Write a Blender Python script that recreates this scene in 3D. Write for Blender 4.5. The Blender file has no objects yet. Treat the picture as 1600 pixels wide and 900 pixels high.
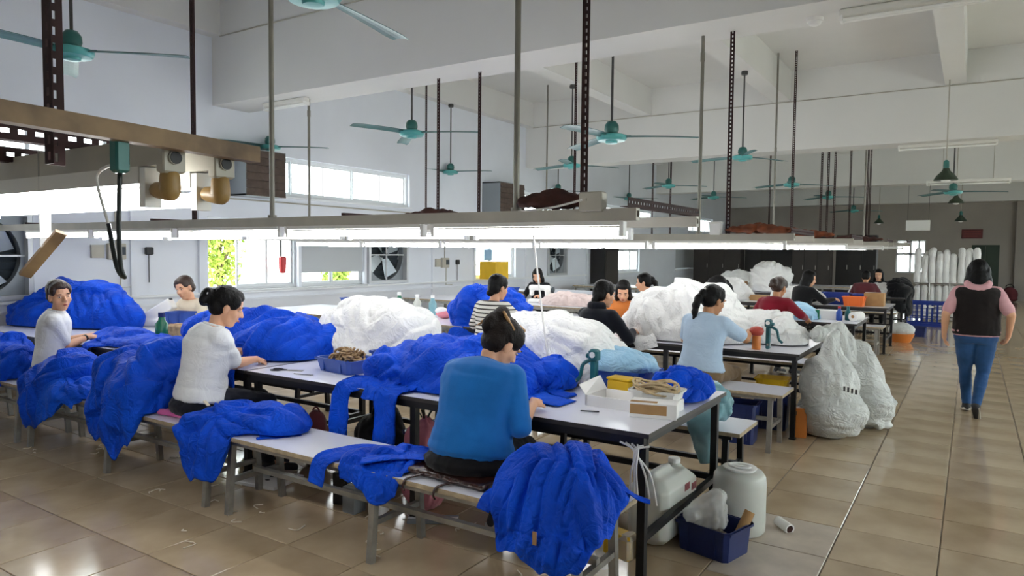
import bpy, bmesh, math, random
import numpy as np
from mathutils import Vector, Matrix, Quaternion

SC = bpy.context.scene
COL = SC.collection
R = math.radians
PI = math.pi

# ------------------------------------------------------------------ camera
CAM_H = 1.6
FPX, YAW, PITCH, ROLL = 1104.3, R(33.0119), R(2.9505), R(.5857)
_f = Vector((-math.sin(YAW)*math.cos(PITCH), math.cos(YAW)*math.cos(PITCH), -math.sin(PITCH)))
_r = Vector((math.cos(YAW), math.sin(YAW), 0)); _u = _r.cross(_f)
_r2 = _r*math.cos(ROLL) + _u*math.sin(ROLL); _u2 = -_r*math.sin(ROLL) + _u*math.cos(ROLL)
cam = bpy.data.cameras.new('camera'); cam_ob = bpy.data.objects.new('camera', cam); COL.objects.link(cam_ob)
cam.sensor_fit = 'HORIZONTAL'; cam.sensor_width = 36; cam.lens = FPX*36/1600; cam.clip_start = .02; cam.clip_end = 300
mw = Matrix((_r2, _u2, -_f)).transposed().to_4x4(); mw.translation = (0, 0, CAM_H)
cam_ob.matrix_world = mw
SC.camera = cam_ob

# ------------------------------------------------------------------ world, light, exposure
SKY = 8.5
TUBE = 18.0
wd = bpy.data.worlds.new('sky'); SC.world = wd; wd.use_nodes = True
_n = wd.node_tree.nodes; _n.clear()
_o = _n.new('ShaderNodeOutputWorld'); _b = _n.new('ShaderNodeBackground')
_b.inputs[0].default_value = (.93, .97, 1, 1); _b.inputs[1].default_value = SKY
wd.node_tree.links.new(_b.outputs[0], _o.inputs[0])
SC.view_settings.view_transform = 'Standard'; SC.view_settings.look = 'None'
SC.view_settings.gamma = 1; SC.view_settings.use_curve_mapping = False
SC.view_settings.exposure = 0.35

# ------------------------------------------------------------------ materials
def lin(c):
    if isinstance(c, str):
        c = c.lstrip('#'); c = [int(c[i:i+2], 16)/255 for i in (0, 2, 4)]
    return tuple((v/12.92 if v <= .04045 else ((v+.055)/1.055)**2.4) for v in c) + (1,)

def mat(name, col, rough=.6, metal=0, var=.0, vs=6, bump=0, bs=40, col2=None, trans=0, alpha=1, emit=None, spec=.5, sheen=0, objvar=0, coat=0, subs=0):
    m = bpy.data.materials.new(name); m.use_nodes = True
    nt = m.node_tree; p = nt.nodes['Principled BSDF']; L = nt.links.new
    c = lin(col)
    p.inputs['Base Color'].default_value = c; p.inputs['Roughness'].default_value = rough
    p.inputs['Metallic'].default_value = metal; p.inputs['Specular IOR Level'].default_value = spec
    if sheen: p.inputs['Sheen Weight'].default_value = sheen
    if coat: p.inputs['Coat Weight'].default_value = coat; p.inputs['Coat Roughness'].default_value = .15
    if trans: p.inputs['Transmission Weight'].default_value = trans
    if alpha < 1: p.inputs['Alpha'].default_value = alpha
    if subs:
        p.inputs['Subsurface Weight'].default_value = subs; p.inputs['Subsurface Radius'].default_value = (.012, .005, .003)
    if emit: p.inputs['Emission Color'].default_value = lin(col); p.inputs['Emission Strength'].default_value = emit
    if var or objvar or bump:
        tc = nt.nodes.new('ShaderNodeTexCoord')
    if var or col2:
        c2 = lin(col2) if col2 else tuple(max(0, v*(1-var)) for v in c[:3]) + (1,)
        nz = nt.nodes.new('ShaderNodeTexNoise'); nz.inputs['Scale'].default_value = vs; nz.inputs['Detail'].default_value = 5
        if not (var or objvar or bump): tc = nt.nodes.new('ShaderNodeTexCoord')
        L(tc.outputs['Object'], nz.inputs['Vector'])
        rp = nt.nodes.new('ShaderNodeValToRGB'); rp.color_ramp.elements[0].position = .35; rp.color_ramp.elements[1].position = .68
        rp.color_ramp.elements[0].color = c2; rp.color_ramp.elements[1].color = c
        L(nz.outputs['Fac'], rp.inputs['Fac']); last = rp.outputs['Color']
        L(last, p.inputs['Base Color'])
    else: last = None
    if objvar:
        oi = nt.nodes.new('ShaderNodeObjectInfo'); hs = nt.nodes.new('ShaderNodeHueSaturation')
        mp = nt.nodes.new('ShaderNodeMapRange'); mp.inputs['To Min'].default_value = 1-objvar; mp.inputs['To Max'].default_value = 1+objvar
        L(oi.outputs['Random'], mp.inputs['Value']); L(mp.outputs['Result'], hs.inputs['Value'])
        if last: L(last, hs.inputs['Color'])
        else: hs.inputs['Color'].default_value = c
        L(hs.outputs['Color'], p.inputs['Base Color'])
    if bump:
        nb = nt.nodes.new('ShaderNodeTexNoise'); nb.inputs['Scale'].default_value = bs; nb.inputs['Detail'].default_value = 4
        L(tc.outputs['Object'], nb.inputs['Vector'])
        bp = nt.nodes.new('ShaderNodeBump'); bp.inputs['Strength'].default_value = bump; bp.inputs['Distance'].default_value = .01
        L(nb.outputs['Fac'], bp.inputs['Height']); L(bp.outputs['Normal'], p.inputs['Normal'])
    return m

def cloth_mat(name, col, col2=None, rough=.85, sheen=.15, weave=500, crease=0, spec=.2):
    m = mat(name, col, rough, col2=col2, var=.12, vs=5, bump=.12, bs=weave, sheen=sheen, spec=spec)
    if crease:
        nt = m.node_tree; p = nt.nodes['Principled BSDF']; L = nt.links.new
        tc = nt.nodes.new('ShaderNodeTexCoord'); n1 = nt.nodes.new('ShaderNodeTexNoise'); n1.inputs['Scale'].default_value = 9; n1.inputs['Detail'].default_value = 3; n1.inputs['Distortion'].default_value = 1.6
        L(tc.outputs['Object'], n1.inputs['Vector'])
        a = nt.nodes.new('ShaderNodeMath'); a.operation = 'SUBTRACT'; a.inputs[1].default_value = .5; L(n1.outputs['Fac'], a.inputs[0])
        b = nt.nodes.new('ShaderNodeMath'); b.operation = 'ABSOLUTE'; L(a.outputs[0], b.inputs[0])
        bp = nt.nodes.new('ShaderNodeBump'); bp.inputs['Strength'].default_value = crease; bp.inputs['Distance'].default_value = .05
        L(b.outputs[0], bp.inputs['Height']); L(bp.outputs['Normal'], p.inputs['Normal'])
    return m

M = {}
M['wall'] = mat('white_plaster', '#e4e8ef', .75, var=.05, vs=1.2, bump=.04, bs=60)
M['ceil'] = mat('ceiling_plaster', '#dddcd8', .85, var=.05, vs=.8, bump=.03, bs=40)
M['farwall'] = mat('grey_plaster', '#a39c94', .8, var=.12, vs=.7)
M['tile'] = mat('beige_tile', '#c3ae90', .12, var=.22, vs=2.2, objvar=.05, bump=.015, bs=5, col2='#a89275', spec=.6)
M['tile_pale'] = mat('worn_pale_tile', '#cbbcab', .3, var=.25, vs=5)
M['grout'] = mat('grout', '#8d7c68', .6, var=.3, vs=8)
M['top'] = mat('white_laminate', '#e9eaf3', .22, var=.03, vs=3, spec=.5)
M['edge'] = mat('plywood_edge', '#b3a184', .6, var=.3, vs=25)
M['edged'] = mat('dark_edge_band', '#3a3430', .5, var=.3, vs=20)
M['steel'] = mat('galvanised_steel', '#aaa8a2', .38, .75, var=.25, vs=14)
M['black'] = mat('black_steel', '#1c1b1c', .45, .3, var=.3, vs=10)
M['dgrey'] = mat('dark_grey_paint', '#4b4a48', .5, .2, var=.3, vs=10)
M['rust'] = mat('red_oxide_steel', '#371b1a', .7, .25, var=.45, vs=16)
M['pipe'] = mat('grey_conduit', '#8b877c', .45, .4, var=.25, vs=5)
M['cream'] = mat('cream_metal', '#b5b0a2', .45, .1, var=.15, vs=5)
M['tan'] = mat('tan_timber', '#937857', .6, var=.3, vs=9, col2='#5f4a36')
M['lampw'] = mat('lamp_white_enamel', '#dedcd4', .35)
M['tube'] = mat('lit_tube', '#fbfdff', .3, emit=TUBE)
M['tubeoff'] = mat('unlit_tube', '#f2f2ee', .25)
M['socket'] = mat('aged_socket_plastic', '#a9874f', .45, var=.2, vs=20)
M['teal'] = mat('teal_enamel', '#4fa3a0', .3, .1, var=.12, vs=5)
M['teald'] = mat('teal_enamel_dark', '#2f6f68', .35, .1, var=.2, vs=6)
M['blade'] = mat('dusty_blade', '#3f4a45', .45, .2, var=.3, vs=6)
M['green'] = mat('lamp_green', '#3c4a3a', .4, .2, var=.3, vs=6)
M['white'] = mat('white_plastic', '#ecebe7', .4)
M['paper'] = mat('white_paper', '#f1efec', .8)
M['card'] = mat('cardboard', '#b28a5c', .85, var=.15, vs=12)
M['alu'] = mat('aluminium_frame', '#c4c7c9', .4, .3)
M['winwhite'] = mat('white_window_frame', '#e7eaec', .45)
M['brown'] = mat('brown_slat', '#5a4a40', .6, var=.35, vs=10)
M['greybox'] = mat('grey_sheet_metal', '#8c9296', .5, .4)
M['fanblade'] = mat('exhaust_blade', '#c9d3d8', .35, .5)
M['fandark'] = mat('exhaust_dark', '#3c444a', .6, .2)
M['red'] = mat('red_plastic', '#b81f24', .35)
M['orange'] = mat('orange_plastic', '#e8702c', .4)
M['yellow'] = mat('yellow_plastic', '#e6b91c', .45, var=.1)
M['bluebin'] = mat('blue_bin_plastic', '#2c51a8', .35, var=.12, vs=8)
M['navybin'] = mat('dark_blue_crate', '#1c2c63', .4, var=.2, vs=8)
M['royal'] = mat('blue_crate_plastic', '#1e3a94', .4, var=.1)
M['skin'] = mat('skin', '#dba684', .5, var=.06, vs=9, subs=.08)
M['skin2'] = mat('tanned_skin', '#bf8860', .5, var=.06, vs=9, subs=.08)
M['hair'] = mat('black_hair', '#0b0909', .5, bump=.4, bs=140, spec=.2)
M['hairb'] = mat('brown_hair', '#36241c', .45, bump=.5, bs=140)
M['hairh'] = mat('highlighted_hair', '#1d130e', .5, spec=.2, col2='#120c0a', var=.5, vs=12, bump=.5, bs=140)
M['blond'] = mat('blond_streak', '#a98050', .45, bump=.4, bs=150)
M['eyew'] = mat('eye_white', '#d5cdc6', .35)
M['iris'] = mat('dark_iris', '#1a1210', .2)
M['lip'] = mat('lip', '#a8564c', .45)
M['blue'] = cloth_mat('royal_blue_jersey', '#0652dd', '#0441bb', sheen=0, rough=.6, spec=.16, crease=.75)
M['blue2'] = cloth_mat('brighter_blue_jersey', '#125ee6', '#0d4fd0', sheen=0, rough=.62, spec=.14, crease=.7)
M['whitec'] = cloth_mat('white_jersey', '#f2f1ee', '#e9e8e6', crease=.7)
M['ltblue'] = cloth_mat('pale_blue_cloth', '#a9cfe6', '#93bfdc', crease=.6)
M['pinkc'] = cloth_mat('pink_cloth', '#e2909b', '#d27f8b')
M['palepink'] = cloth_mat('pale_pink_cloth', '#e0cdc8', '#d3bfba', crease=.5)
M['blackc'] = cloth_mat('black_cloth', '#101014', '#0b0b0e')
M['navy'] = cloth_mat('navy_cloth', '#11131f', '#0d0f19')
M['sweater'] = cloth_mat('cobalt_knit', '#1a70bf', '#1562a8', weave=260)
M['tee'] = cloth_mat('white_tee', '#e9eaea', '#e1e2e4', crease=.22)
M['cream_c'] = cloth_mat('cream_blouse', '#ded2bd', '#d4c7b0')
M['lbshirt'] = cloth_mat('light_blue_shirt', '#bcd0e4', '#b0c6dd', crease=.2)
M['khaki'] = cloth_mat('khaki_cloth', '#80694e', '#745e45')
M['redk'] = cloth_mat('red_knit', '#85152a', '#74101f', weave=200)
M['maroon'] = cloth_mat('maroon_cloth', '#5d2a30', '#522429')
M['orangec'] = cloth_mat('orange_cloth', '#cf7c3c', '#c06f33')
M['jeans'] = cloth_mat('blue_denim', '#2f5688', '#24466f', weave=260)
M['vest'] = cloth_mat('black_brown_vest', '#1d1716', '#171211')
M['pinkshirt'] = cloth_mat('pink_cotton', '#dba9ad', '#cf9a9f')
M['pinkcush'] = cloth_mat('pink_cushion', '#e06fa8', '#d4609a')
M['leather'] = mat('brown_glossy_leather', '#3a1f1a', .22, var=.4, vs=30, bump=.4, bs=60)
M['bag'] = cloth_mat('milky_plastic_sack', '#d9dad6', '#c6c8c4', rough=.3, sheen=0, spec=.55, crease=.9)
M['jug'] = mat('milky_polyethylene', '#cfd0c8', .4, var=.08, vs=4, subs=.1)
M['bagclear'] = mat('clear_film', '#e8e8e4', .15, alpha=.45)
M['strapfilm'] = mat('strap_film', '#c9c9c4', .3, alpha=.35)
M['tealbag'] = mat('teal_film', '#8fc2cc', .2, var=.2, vs=9, alpha=.75)
M['rope'] = mat('rope', '#cdb58c', .8, var=.25, vs=40)
M['yarn'] = mat('tan_yarn', '#b99a73', .9, var=.35, vs=30)
M['tealcast'] = mat('teal_casting', '#145f66', .35, var=.15)
M['bottleg'] = mat('green_bottle', '#1d6a4a', .2)
M['redlid'] = mat('red_dome', '#b04034', .4)
M['orangej'] = mat('amber_jar', '#d07a35', .4)
M['dirt'] = mat('brown_rags', '#4a2820', .9, var=.5, vs=18, bump=.6, bs=30)
M['rags'] = mat('rust_rags', '#8a4a2c', .9, var=.45, vs=14, bump=.5, bs=30)
M['cable_w'] = mat('white_cable', '#dfddd8', .4)
M['cable_b'] = mat('black_cable', '#1d2422', .4)
M['dark'] = mat('shadow_grey_panel', '#3f3a37', .7, var=.2, vs=2)  # shade of the unlit far wall as base colour; also a cabinet door
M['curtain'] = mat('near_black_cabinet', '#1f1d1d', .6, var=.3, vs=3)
M['doorg'] = mat('dark_green_door', '#24382b', .5, var=.15, vs=3)
M['signred'] = mat('dark_red_sign', '#5d1f1f', .5)
M['leaf'] = mat('leaf', '#a9b845', .6, col2='#7f9a38', var=.3, vs=8)
M['bark'] = mat('bark', '#6d5a44', .9, var=.3)
M['concrete'] = mat('outdoor_concrete', '#c9c8c2', .9, var=.1)
M['posterb'] = mat('blue_poster', '#8fb6dd', .6)
M['sneaker'] = mat('dark_sneaker', '#2b2a2c', .7)
M['sole'] = mat('pale_sole', '#b9b1a4', .7)
M['blind'] = mat('grey_blind', '#b7bcbf', .7)

def glass_mat():
    m = bpy.data.materials.new('clear_glass'); m.use_nodes = True; nt = m.node_tree; nt.nodes.clear()
    o = nt.nodes.new('ShaderNodeOutputMaterial'); mx = nt.nodes.new('ShaderNodeMixShader')
    t = nt.nodes.new('ShaderNodeBsdfTransparent'); g = nt.nodes.new('ShaderNodeBsdfGlossy'); g.inputs['Roughness'].default_value = .03
    mx.inputs[0].default_value = .06
    t.inputs[0].default_value = (.93, .96, .95, 1)
    nt.links.new(t.outputs[0], mx.inputs[1]); nt.links.new(g.outputs[0], mx.inputs[2])
    nt.links.new(mx.outputs[0], o.inputs[0]); return m
M['glass'] = glass_mat()

def stripe_mat():
    m = mat('striped_knit', '#e6e2da', .85, bump=.1, bs=300)
    nt = m.node_tree; p = nt.nodes['Principled BSDF']
    tc = nt.nodes.new('ShaderNodeTexCoord'); sx = nt.nodes.new('ShaderNodeSeparateXYZ')
    nt.links.new(tc.outputs['Object'], sx.inputs[0])
    ma = nt.nodes.new('ShaderNodeMath'); ma.operation = 'MULTIPLY'; ma.inputs[1].default_value = 1/.042
    fr = nt.nodes.new('ShaderNodeMath'); fr.operation = 'FRACT'
    gt = nt.nodes.new('ShaderNodeMath'); gt.operation = 'GREATER_THAN'; gt.inputs[1].default_value = .68
    nt.links.new(sx.outputs['Z'], ma.inputs[0]); nt.links.new(ma.outputs[0], fr.inputs[0]); nt.links.new(fr.outputs[0], gt.inputs[0])
    mx = nt.nodes.new('ShaderNodeMix'); mx.data_type = 'RGBA'
    mx.inputs[6].default_value = lin('#e8e4dc'); mx.inputs[7].default_value = lin('#2a211d')
    nt.links.new(gt.outputs[0], mx.inputs[0]); nt.links.new(mx.outputs[2], p.inputs['Base Color'])
    return m
M['stripe'] = stripe_mat()

# ------------------------------------------------------------------ object helpers
def tag(o, label=None, cat=None, group=None, kind=None):
    if label: o['label'] = label
    if cat: o['category'] = cat
    if group: o['group'] = group
    if kind: o['kind'] = kind
    return o

def thing(name, label, cat, loc=(0, 0, 0), rz=0, group=None):
    o = bpy.data.objects.new(name, None); COL.objects.link(o); o.empty_display_size = .1
    o.location = loc; o.rotation_euler = (0, 0, rz)
    return tag(o, label, cat, group)

def link(name, me, parent=None, loc=None, rz=None):
    o = bpy.data.objects.new(name, me); COL.objects.link(o)
    if parent: o.parent = parent
    if loc is not None: o.location = loc
    if rz is not None: o.rotation_euler = (0, 0, rz)
    return o

def copy_tree(o, parent=None):
    c = o.copy(); COL.objects.link(c)
    if parent: c.parent = parent
    for ch in list(o.children): copy_tree(ch, c)
    return c

def frame_of(d, up=(0, 0, 1)):
    d = Vector(d).normalized(); up = Vector(up)
    if abs(d.dot(up)) > .98: up = Vector((0, 1, 0)) if abs(d.y) < .9 else Vector((1, 0, 0))
    s = d.cross(up).normalized(); return d, s, s.cross(d)

class MB:
    def __init__(s): s.v = []; s.f = []
    def add(s, vs, fs):
        b = len(s.v); s.v += [tuple(p) for p in vs]; s.f += [tuple(i+b for i in q) for q in fs]; return s
    def box(s, c, size, rot=None):
        x, y, z = (q/2 for q in size); c = Vector(c)
        vs = [Vector((a, b, d)) for d in (-z, z) for b in (-y, y) for a in (-x, x)]
        if rot is not None:
            m = rot if isinstance(rot, Matrix) else Matrix.Rotation(rot, 3, 'Z'); vs = [m @ p for p in vs]
        return s.add([c+p for p in vs], [(0, 2, 3, 1), (4, 5, 7, 6), (0, 1, 5, 4), (2, 6, 7, 3), (0, 4, 6, 2), (1, 3, 7, 5)])
    def bb(s, a, b): return s.box([(p+q)/2 for p, q in zip(a, b)], [abs(q-p) for p, q in zip(a, b)])
    def rbox(s, c, size, r=.01, rot=None, taper=1.0):
        # bevelled box; taper scales the bottom
        x, y, z = (q/2 for q in size); c = Vector(c); r = min(r, x*.9, y*.9, z*.9); vs = []; fs = []
        lv = [(-z, r), (-z+r, 0), (z-r, 0), (z, r)]
        for zz, i in lv:
            k = taper + (1-taper)*(zz+z)/(2*z)
            X, Y = (x-i)*k, (y-i)*k; e = r*.7
            for px, py in ((X-e, Y), (-X+e, Y), (-X, Y-e), (-X, -Y+e), (-X+e, -Y), (X-e, -Y), (X, -Y+e), (X, Y-e)): vs.append(Vector((px, py, zz)))
        for l in range(3):
            for i in range(8): j = (i+1) % 8; fs.append((l*8+i, l*8+j, l*8+8+j, l*8+8+i))
        fs.append(tuple(range(7, -1, -1))); fs.append(tuple(range(24, 32)))
        if rot is not None:
            m = rot if isinstance(rot, Matrix) else Matrix.Rotation(rot, 3, 'Z'); vs = [m @ p for p in vs]
        return s.add([c+p for p in vs], fs)
    def bar(s, a, b, w, h, up=(0, 0, 1)):
        a, b = Vector(a), Vector(b); d, e, u = frame_of(b-a, up)
        vs = [p + e*(w/2*i) + u*(h/2*j) for p in (a, b) for i, j in ((-1, -1), (1, -1), (1, 1), (-1, 1))]
        return s.add(vs, [(0, 1, 2, 3), (7, 6, 5, 4), (0, 4, 5, 1), (1, 5, 6, 2), (2, 6, 7, 3), (3, 7, 4, 0)])
    def tube(s, pts, r, n=8, cap=True, flat=None, up=(0, 0, 1)):
        pts = [Vector(p) for p in pts]; m = len(pts); rs = r if isinstance(r, (list, tuple)) else [r]*m
        vs = []; fs = []; prev = None
        for i, p in enumerate(pts):
            d = (pts[min(i+1, m-1)] - pts[max(i-1, 0)]).normalized()
            if prev is None: _, e, u = frame_of(d, up)
            else:
                e = (prev - d*prev.dot(d)).normalized(); u = e.cross(d)
            prev = e
            fl = 1 if flat is None else flat
            for k in range(n):
                a = 2*PI*k/n; vs.append(p + (e*math.cos(a) + u*math.sin(a)*fl)*rs[i])
        for i in range(m-1):
            for k in range(n):
                j = (k+1) % n; fs.append((i*n+k, i*n+j, (i+1)*n+j, (i+1)*n+k))
        if cap: fs.append(tuple(range(n-1, -1, -1))); fs.append(tuple(range((m-1)*n, m*n)))
        return s.add(vs, fs)
    def lathe(s, prof, n=20, c=(0, 0, 0), rot=None):
        c = Vector(c); vs = []; fs = []; m = len(prof)
        for r, z in prof:
            for k in range(n): a = 2*PI*k/n; vs.append(Vector((r*math.cos(a), r*math.sin(a), z)))
        for i in range(m-1):
            for k in range(n):
                j = (k+1) % n; fs.append((i*n+k, i*n+j, (i+1)*n+j, (i+1)*n+k))
        fs.append(tuple(range(n-1, -1, -1))); fs.append(tuple(range((m-1)*n, m*n)))
        if rot is not None: vs = [rot @ p for p in vs]
        return s.add([c+p for p in vs], fs)
    def ell(s, c, rad, rot=None, n=14, m=9):
        c = Vector(c); vs = [Vector((0, 0, -rad[2]))]; fs = []
        for i in range(1, m):
            t = PI*i/m
            for k in range(n):
                a = 2*PI*k/n; vs.append(Vector((rad[0]*math.sin(t)*math.cos(a), rad[1]*math.sin(t)*math.sin(a), -rad[2]*math.cos(t))))
        vs.append(Vector((0, 0, rad[2]))); last = len(vs)-1
        for k in range(n): fs.append((0, 1+(k+1) % n, 1+k)); b = 1+(m-2)*n; fs.append((last, b+k, b+(k+1) % n))
        for i in range(m-2):
            for k in range(n):
                j = (k+1) % n; b = 1+i*n; fs.append((b+k, b+j, b+n+j, b+n+k))
        if rot is not None: vs = [rot @ p for p in vs]
        return s.add([c+p for p in vs], fs)
    def cone(s, a, b, ra, rb, n=12):
        # tapered capsule
        a, b = Vector(a), Vector(b); d, e, u = frame_of(b-a)
        rings = [(a-d*ra*.92, ra*.38), (a-d*ra*.7, ra*.71), (a-d*ra*.38, ra*.92), (a, ra), (b, rb), (b+d*rb*.38, rb*.92), (b+d*rb*.7, rb*.71), (b+d*rb*.92, rb*.38)]
        vs = []; fs = []
        for p, r in rings:
            for k in range(n): t = 2*PI*k/n; vs.append(p + (e*math.cos(t)+u*math.sin(t))*r)
        for i in range(len(rings)-1):
            for k in range(n): j = (k+1) % n; fs.append((i*n+k, i*n+j, (i+1)*n+j, (i+1)*n+k))
        m = len(rings); fs.append(tuple(range(n-1, -1, -1))); fs.append(tuple(range((m-1)*n, m*n)))
        return s.add(vs, fs)
    def loft(s, secs, n=20):
        # secs: (centre, xaxis, yaxis, rx, ry)
        vs = []; fs = []; m = len(secs)
        for c, ax, ay, rx, ry in secs:
            for k in range(n): t = 2*PI*k/n; vs.append(Vector(c) + Vector(ax)*(rx*math.cos(t)) + Vector(ay)*(ry*math.sin(t)))
        for i in range(m-1):
            for k in range(n): j = (k+1) % n; fs.append((i*n+k, i*n+j, (i+1)*n+j, (i+1)*n+k))
        fs.append(tuple(range(n-1, -1, -1))); fs.append(tuple(range((m-1)*n, m*n)))
        return s.add(vs, fs)
    def slotted(s, a, b, w, side, t=.003, pitch=.036, off=0):
        # flat perforated strip along a->b, width w in direction side
        a, b = Vector(a), Vector(b); side = Vector(side).normalized(); L = (b-a).length; d = (b-a)/L
        nrm = d.cross(side).normalized()
        def strip(p, q, lo, hi):
            vs = [x + side*y + nrm*z for x in (p, q) for y, z in ((lo, -t/2), (hi, -t/2), (hi, t/2), (lo, t/2))]
            s.add(vs, [(0, 1, 2, 3), (7, 6, 5, 4), (0, 4, 5, 1), (1, 5, 6, 2), (2, 6, 7, 3), (3, 7, 4, 0)])
        strip(a, b, 0, w*.36); strip(a, b, w*.64, w)
        n = max(1, int(L/pitch))
        for i in range(n+1):
            c = a + d*min(L-.004, i*L/n); h = pitch*.24
            strip(c-d*h*(i > 0), c+d*h*(i < n), w*.36, w*.64)
        return s
    def mesh(s, name, m=None, smooth=None):
        me = bpy.data.meshes.new(name); me.from_pydata(s.v, [], s.f)
        if m is not None: me.materials.append(m)
        if smooth:
            me.polygons.foreach_set('use_smooth', [True]*len(me.polygons))
            if smooth is not True:
                try: me.set_sharp_from_angle(angle=R(smooth))
                except Exception: pass
        me.update(); return me
    def build(s, name, m, parent=None, smooth=None, loc=None, rz=None):
        return link(name, s.mesh(name, m, smooth), parent, loc, rz)

def fix_normals(me):
    bm = bmesh.new(); bm.from_mesh(me); bmesh.ops.recalc_face_normals(bm, faces=bm.faces); bm.to_mesh(me); bm.free()

# ------------------------------------------------------------------ numpy noise
_rng = np.random.RandomState(7)
_perm = np.concatenate([_rng.permutation(256)]*3)
_g = _rng.normal(size=(256, 3)); _g /= np.linalg.norm(_g, axis=1)[:, None]
def pnoise(P, seed=0):
    P = np.asarray(P, float) + seed*17.31
    I = np.floor(P).astype(int); Fr = P-I; U = Fr*Fr*Fr*(Fr*(Fr*6-15)+10); I &= 255
    out = 0
    for dx in (0, 1):
        wx = U[:, 0] if dx else 1-U[:, 0]
        for dy in (0, 1):
            wy = U[:, 1] if dy else 1-U[:, 1]
            for dz in (0, 1):
                wz = U[:, 2] if dz else 1-U[:, 2]
                h = _perm[_perm[_perm[(I[:, 0]+dx) & 255] + ((I[:, 1]+dy) & 255)] + ((I[:, 2]+dz) & 255)]
                g = _g[h]
                out = out + wx*wy*wz*(g[:, 0]*(Fr[:, 0]-dx)+g[:, 1]*(Fr[:, 1]-dy)+g[:, 2]*(Fr[:, 2]-dz))
    return out
def pvec(P, seed): return np.stack([pnoise(P, seed), pnoise(P, seed+3.3), pnoise(P, seed+6.7)], 1)
def billow(P, seed, oct=2):
    o = 0; a = 1
    for i in range(oct):
        o = o + a*(np.abs(pnoise(P*(2**i), seed+i*5.1))*2-.45); a *= .5
    return o

def grid_normals(P, wrap):
    # P (m,n,3) ; wrap in n
    dt = np.gradient(P, axis=0)
    if wrap: dn = (np.roll(P, -1, 1)-np.roll(P, 1, 1))/2
    else: dn = np.gradient(P, axis=1)
    N = np.cross(dn, dt); l = np.linalg.norm(N, axis=2, keepdims=True); return N/np.maximum(l, 1e-9)

def mesh_np(name, V, F, m, smooth=True):
    me = bpy.data.meshes.new(name); me.from_pydata([tuple(p) for p in V.tolist()], [], F)
    me.materials.append(m)
    if smooth: me.polygons.foreach_set('use_smooth', [True]*len(me.polygons))
    me.update(); return me

def remesh(mb, voxel, smooth=4, name='tmp', m=None, fold=None):
    """one continuous surface from overlapping closed pieces"""
    me = mb.mesh('tmp'); ob = bpy.data.objects.new('tmp', me); COL.objects.link(ob)
    md = ob.modifiers.new('r', 'REMESH'); md.mode = 'VOXEL'; md.voxel_size = voxel
    if smooth:
        sm = ob.modifiers.new('s', 'SMOOTH'); sm.factor = .5; sm.iterations = smooth
    dg = bpy.context.evaluated_depsgraph_get(); ev = ob.evaluated_get(dg)
    out = bpy.data.meshes.new_from_object(ev); out.name = name
    bpy.data.objects.remove(ob); bpy.data.meshes.remove(me)
    out.materials.clear()
    if m: out.materials.append(m)
    n = len(out.vertices)
    if fold and n:
        V = np.empty(n*3); out.vertices.foreach_get('co', V); V = V.reshape(-1, 3)
        N = np.empty(n*3); out.vertices.foreach_get('normal', N); N = N.reshape(-1, 3)
        V = V + N*fold(V)[:, None]
        out.vertices.foreach_set('co', V.ravel())
    out.polygons.foreach_set('use_smooth', [True]*len(out.polygons)); out.update()
    return out

def spline(pts, n):
    pts = [Vector(p) for p in pts]
    if len(pts) == 2: return [pts[0].lerp(pts[1], i/n) for i in range(n+1)]
    out = []; m = len(pts)-1
    for i in range(n+1):
        t = i/n*m; k = min(int(t), m-1); u = t-k
        p0, p1, p2, p3 = pts[max(k-1, 0)], pts[k], pts[k+1], pts[min(k+2, m)]
        out.append(.5*((2*p1)+(p2-p0)*u+(2*p0-5*p1+4*p2-p3)*u*u+(3*p1-p0-3*p2+p3)*u**3))
    return out
# ------------------------------------------------------------------ the room
XW, XR, YB, YF, ZC = -9.0, 5.2, -4.0, 31.4, 5.1

def wall_open(name, axis, pos, a0, a1, z0, z1, ops, thick, side, m, label):
    """wall in plane axis=pos, openings (a0,a1,z0,z1); side = direction of thickness"""
    mb = MB(); A = sorted({a0, a1, *[o[0] for o in ops], *[o[1] for o in ops]}); Z = sorted({z0, z1, *[o[2] for o in ops], *[o[3] for o in ops]})
    def P(a, z, d): q = pos + side*thick*d; return (q, a, z) if axis == 'x' else (a, q, z)
    for i in range(len(A)-1):
        for k in range(len(Z)-1):
            ca, cz = (A[i]+A[i+1])/2, (Z[k]+Z[k+1])/2
            if any(o[0] < ca < o[1] and o[2] < cz < o[3] for o in ops): continue
            for d in (0, 1): mb.add([P(A[i], Z[k], d), P(A[i+1], Z[k], d), P(A[i+1], Z[k+1], d), P(A[i], Z[k+1], d)], [(0, 1, 2, 3)])
    for o in list(ops) + [(a0, a1, z0, z1)]:
        c = [(o[0], o[2]), (o[1], o[2]), (o[1], o[3]), (o[0], o[3])]
        for i in range(4):
            p, q = c[i], c[(i+1) % 4]; mb.add([P(*p, 0), P(*q, 0), P(*q, 1), P(*p, 1)], [(0, 1, 2, 3)])
    return tag(mb.build(name, m), label, kind='structure')

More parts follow.
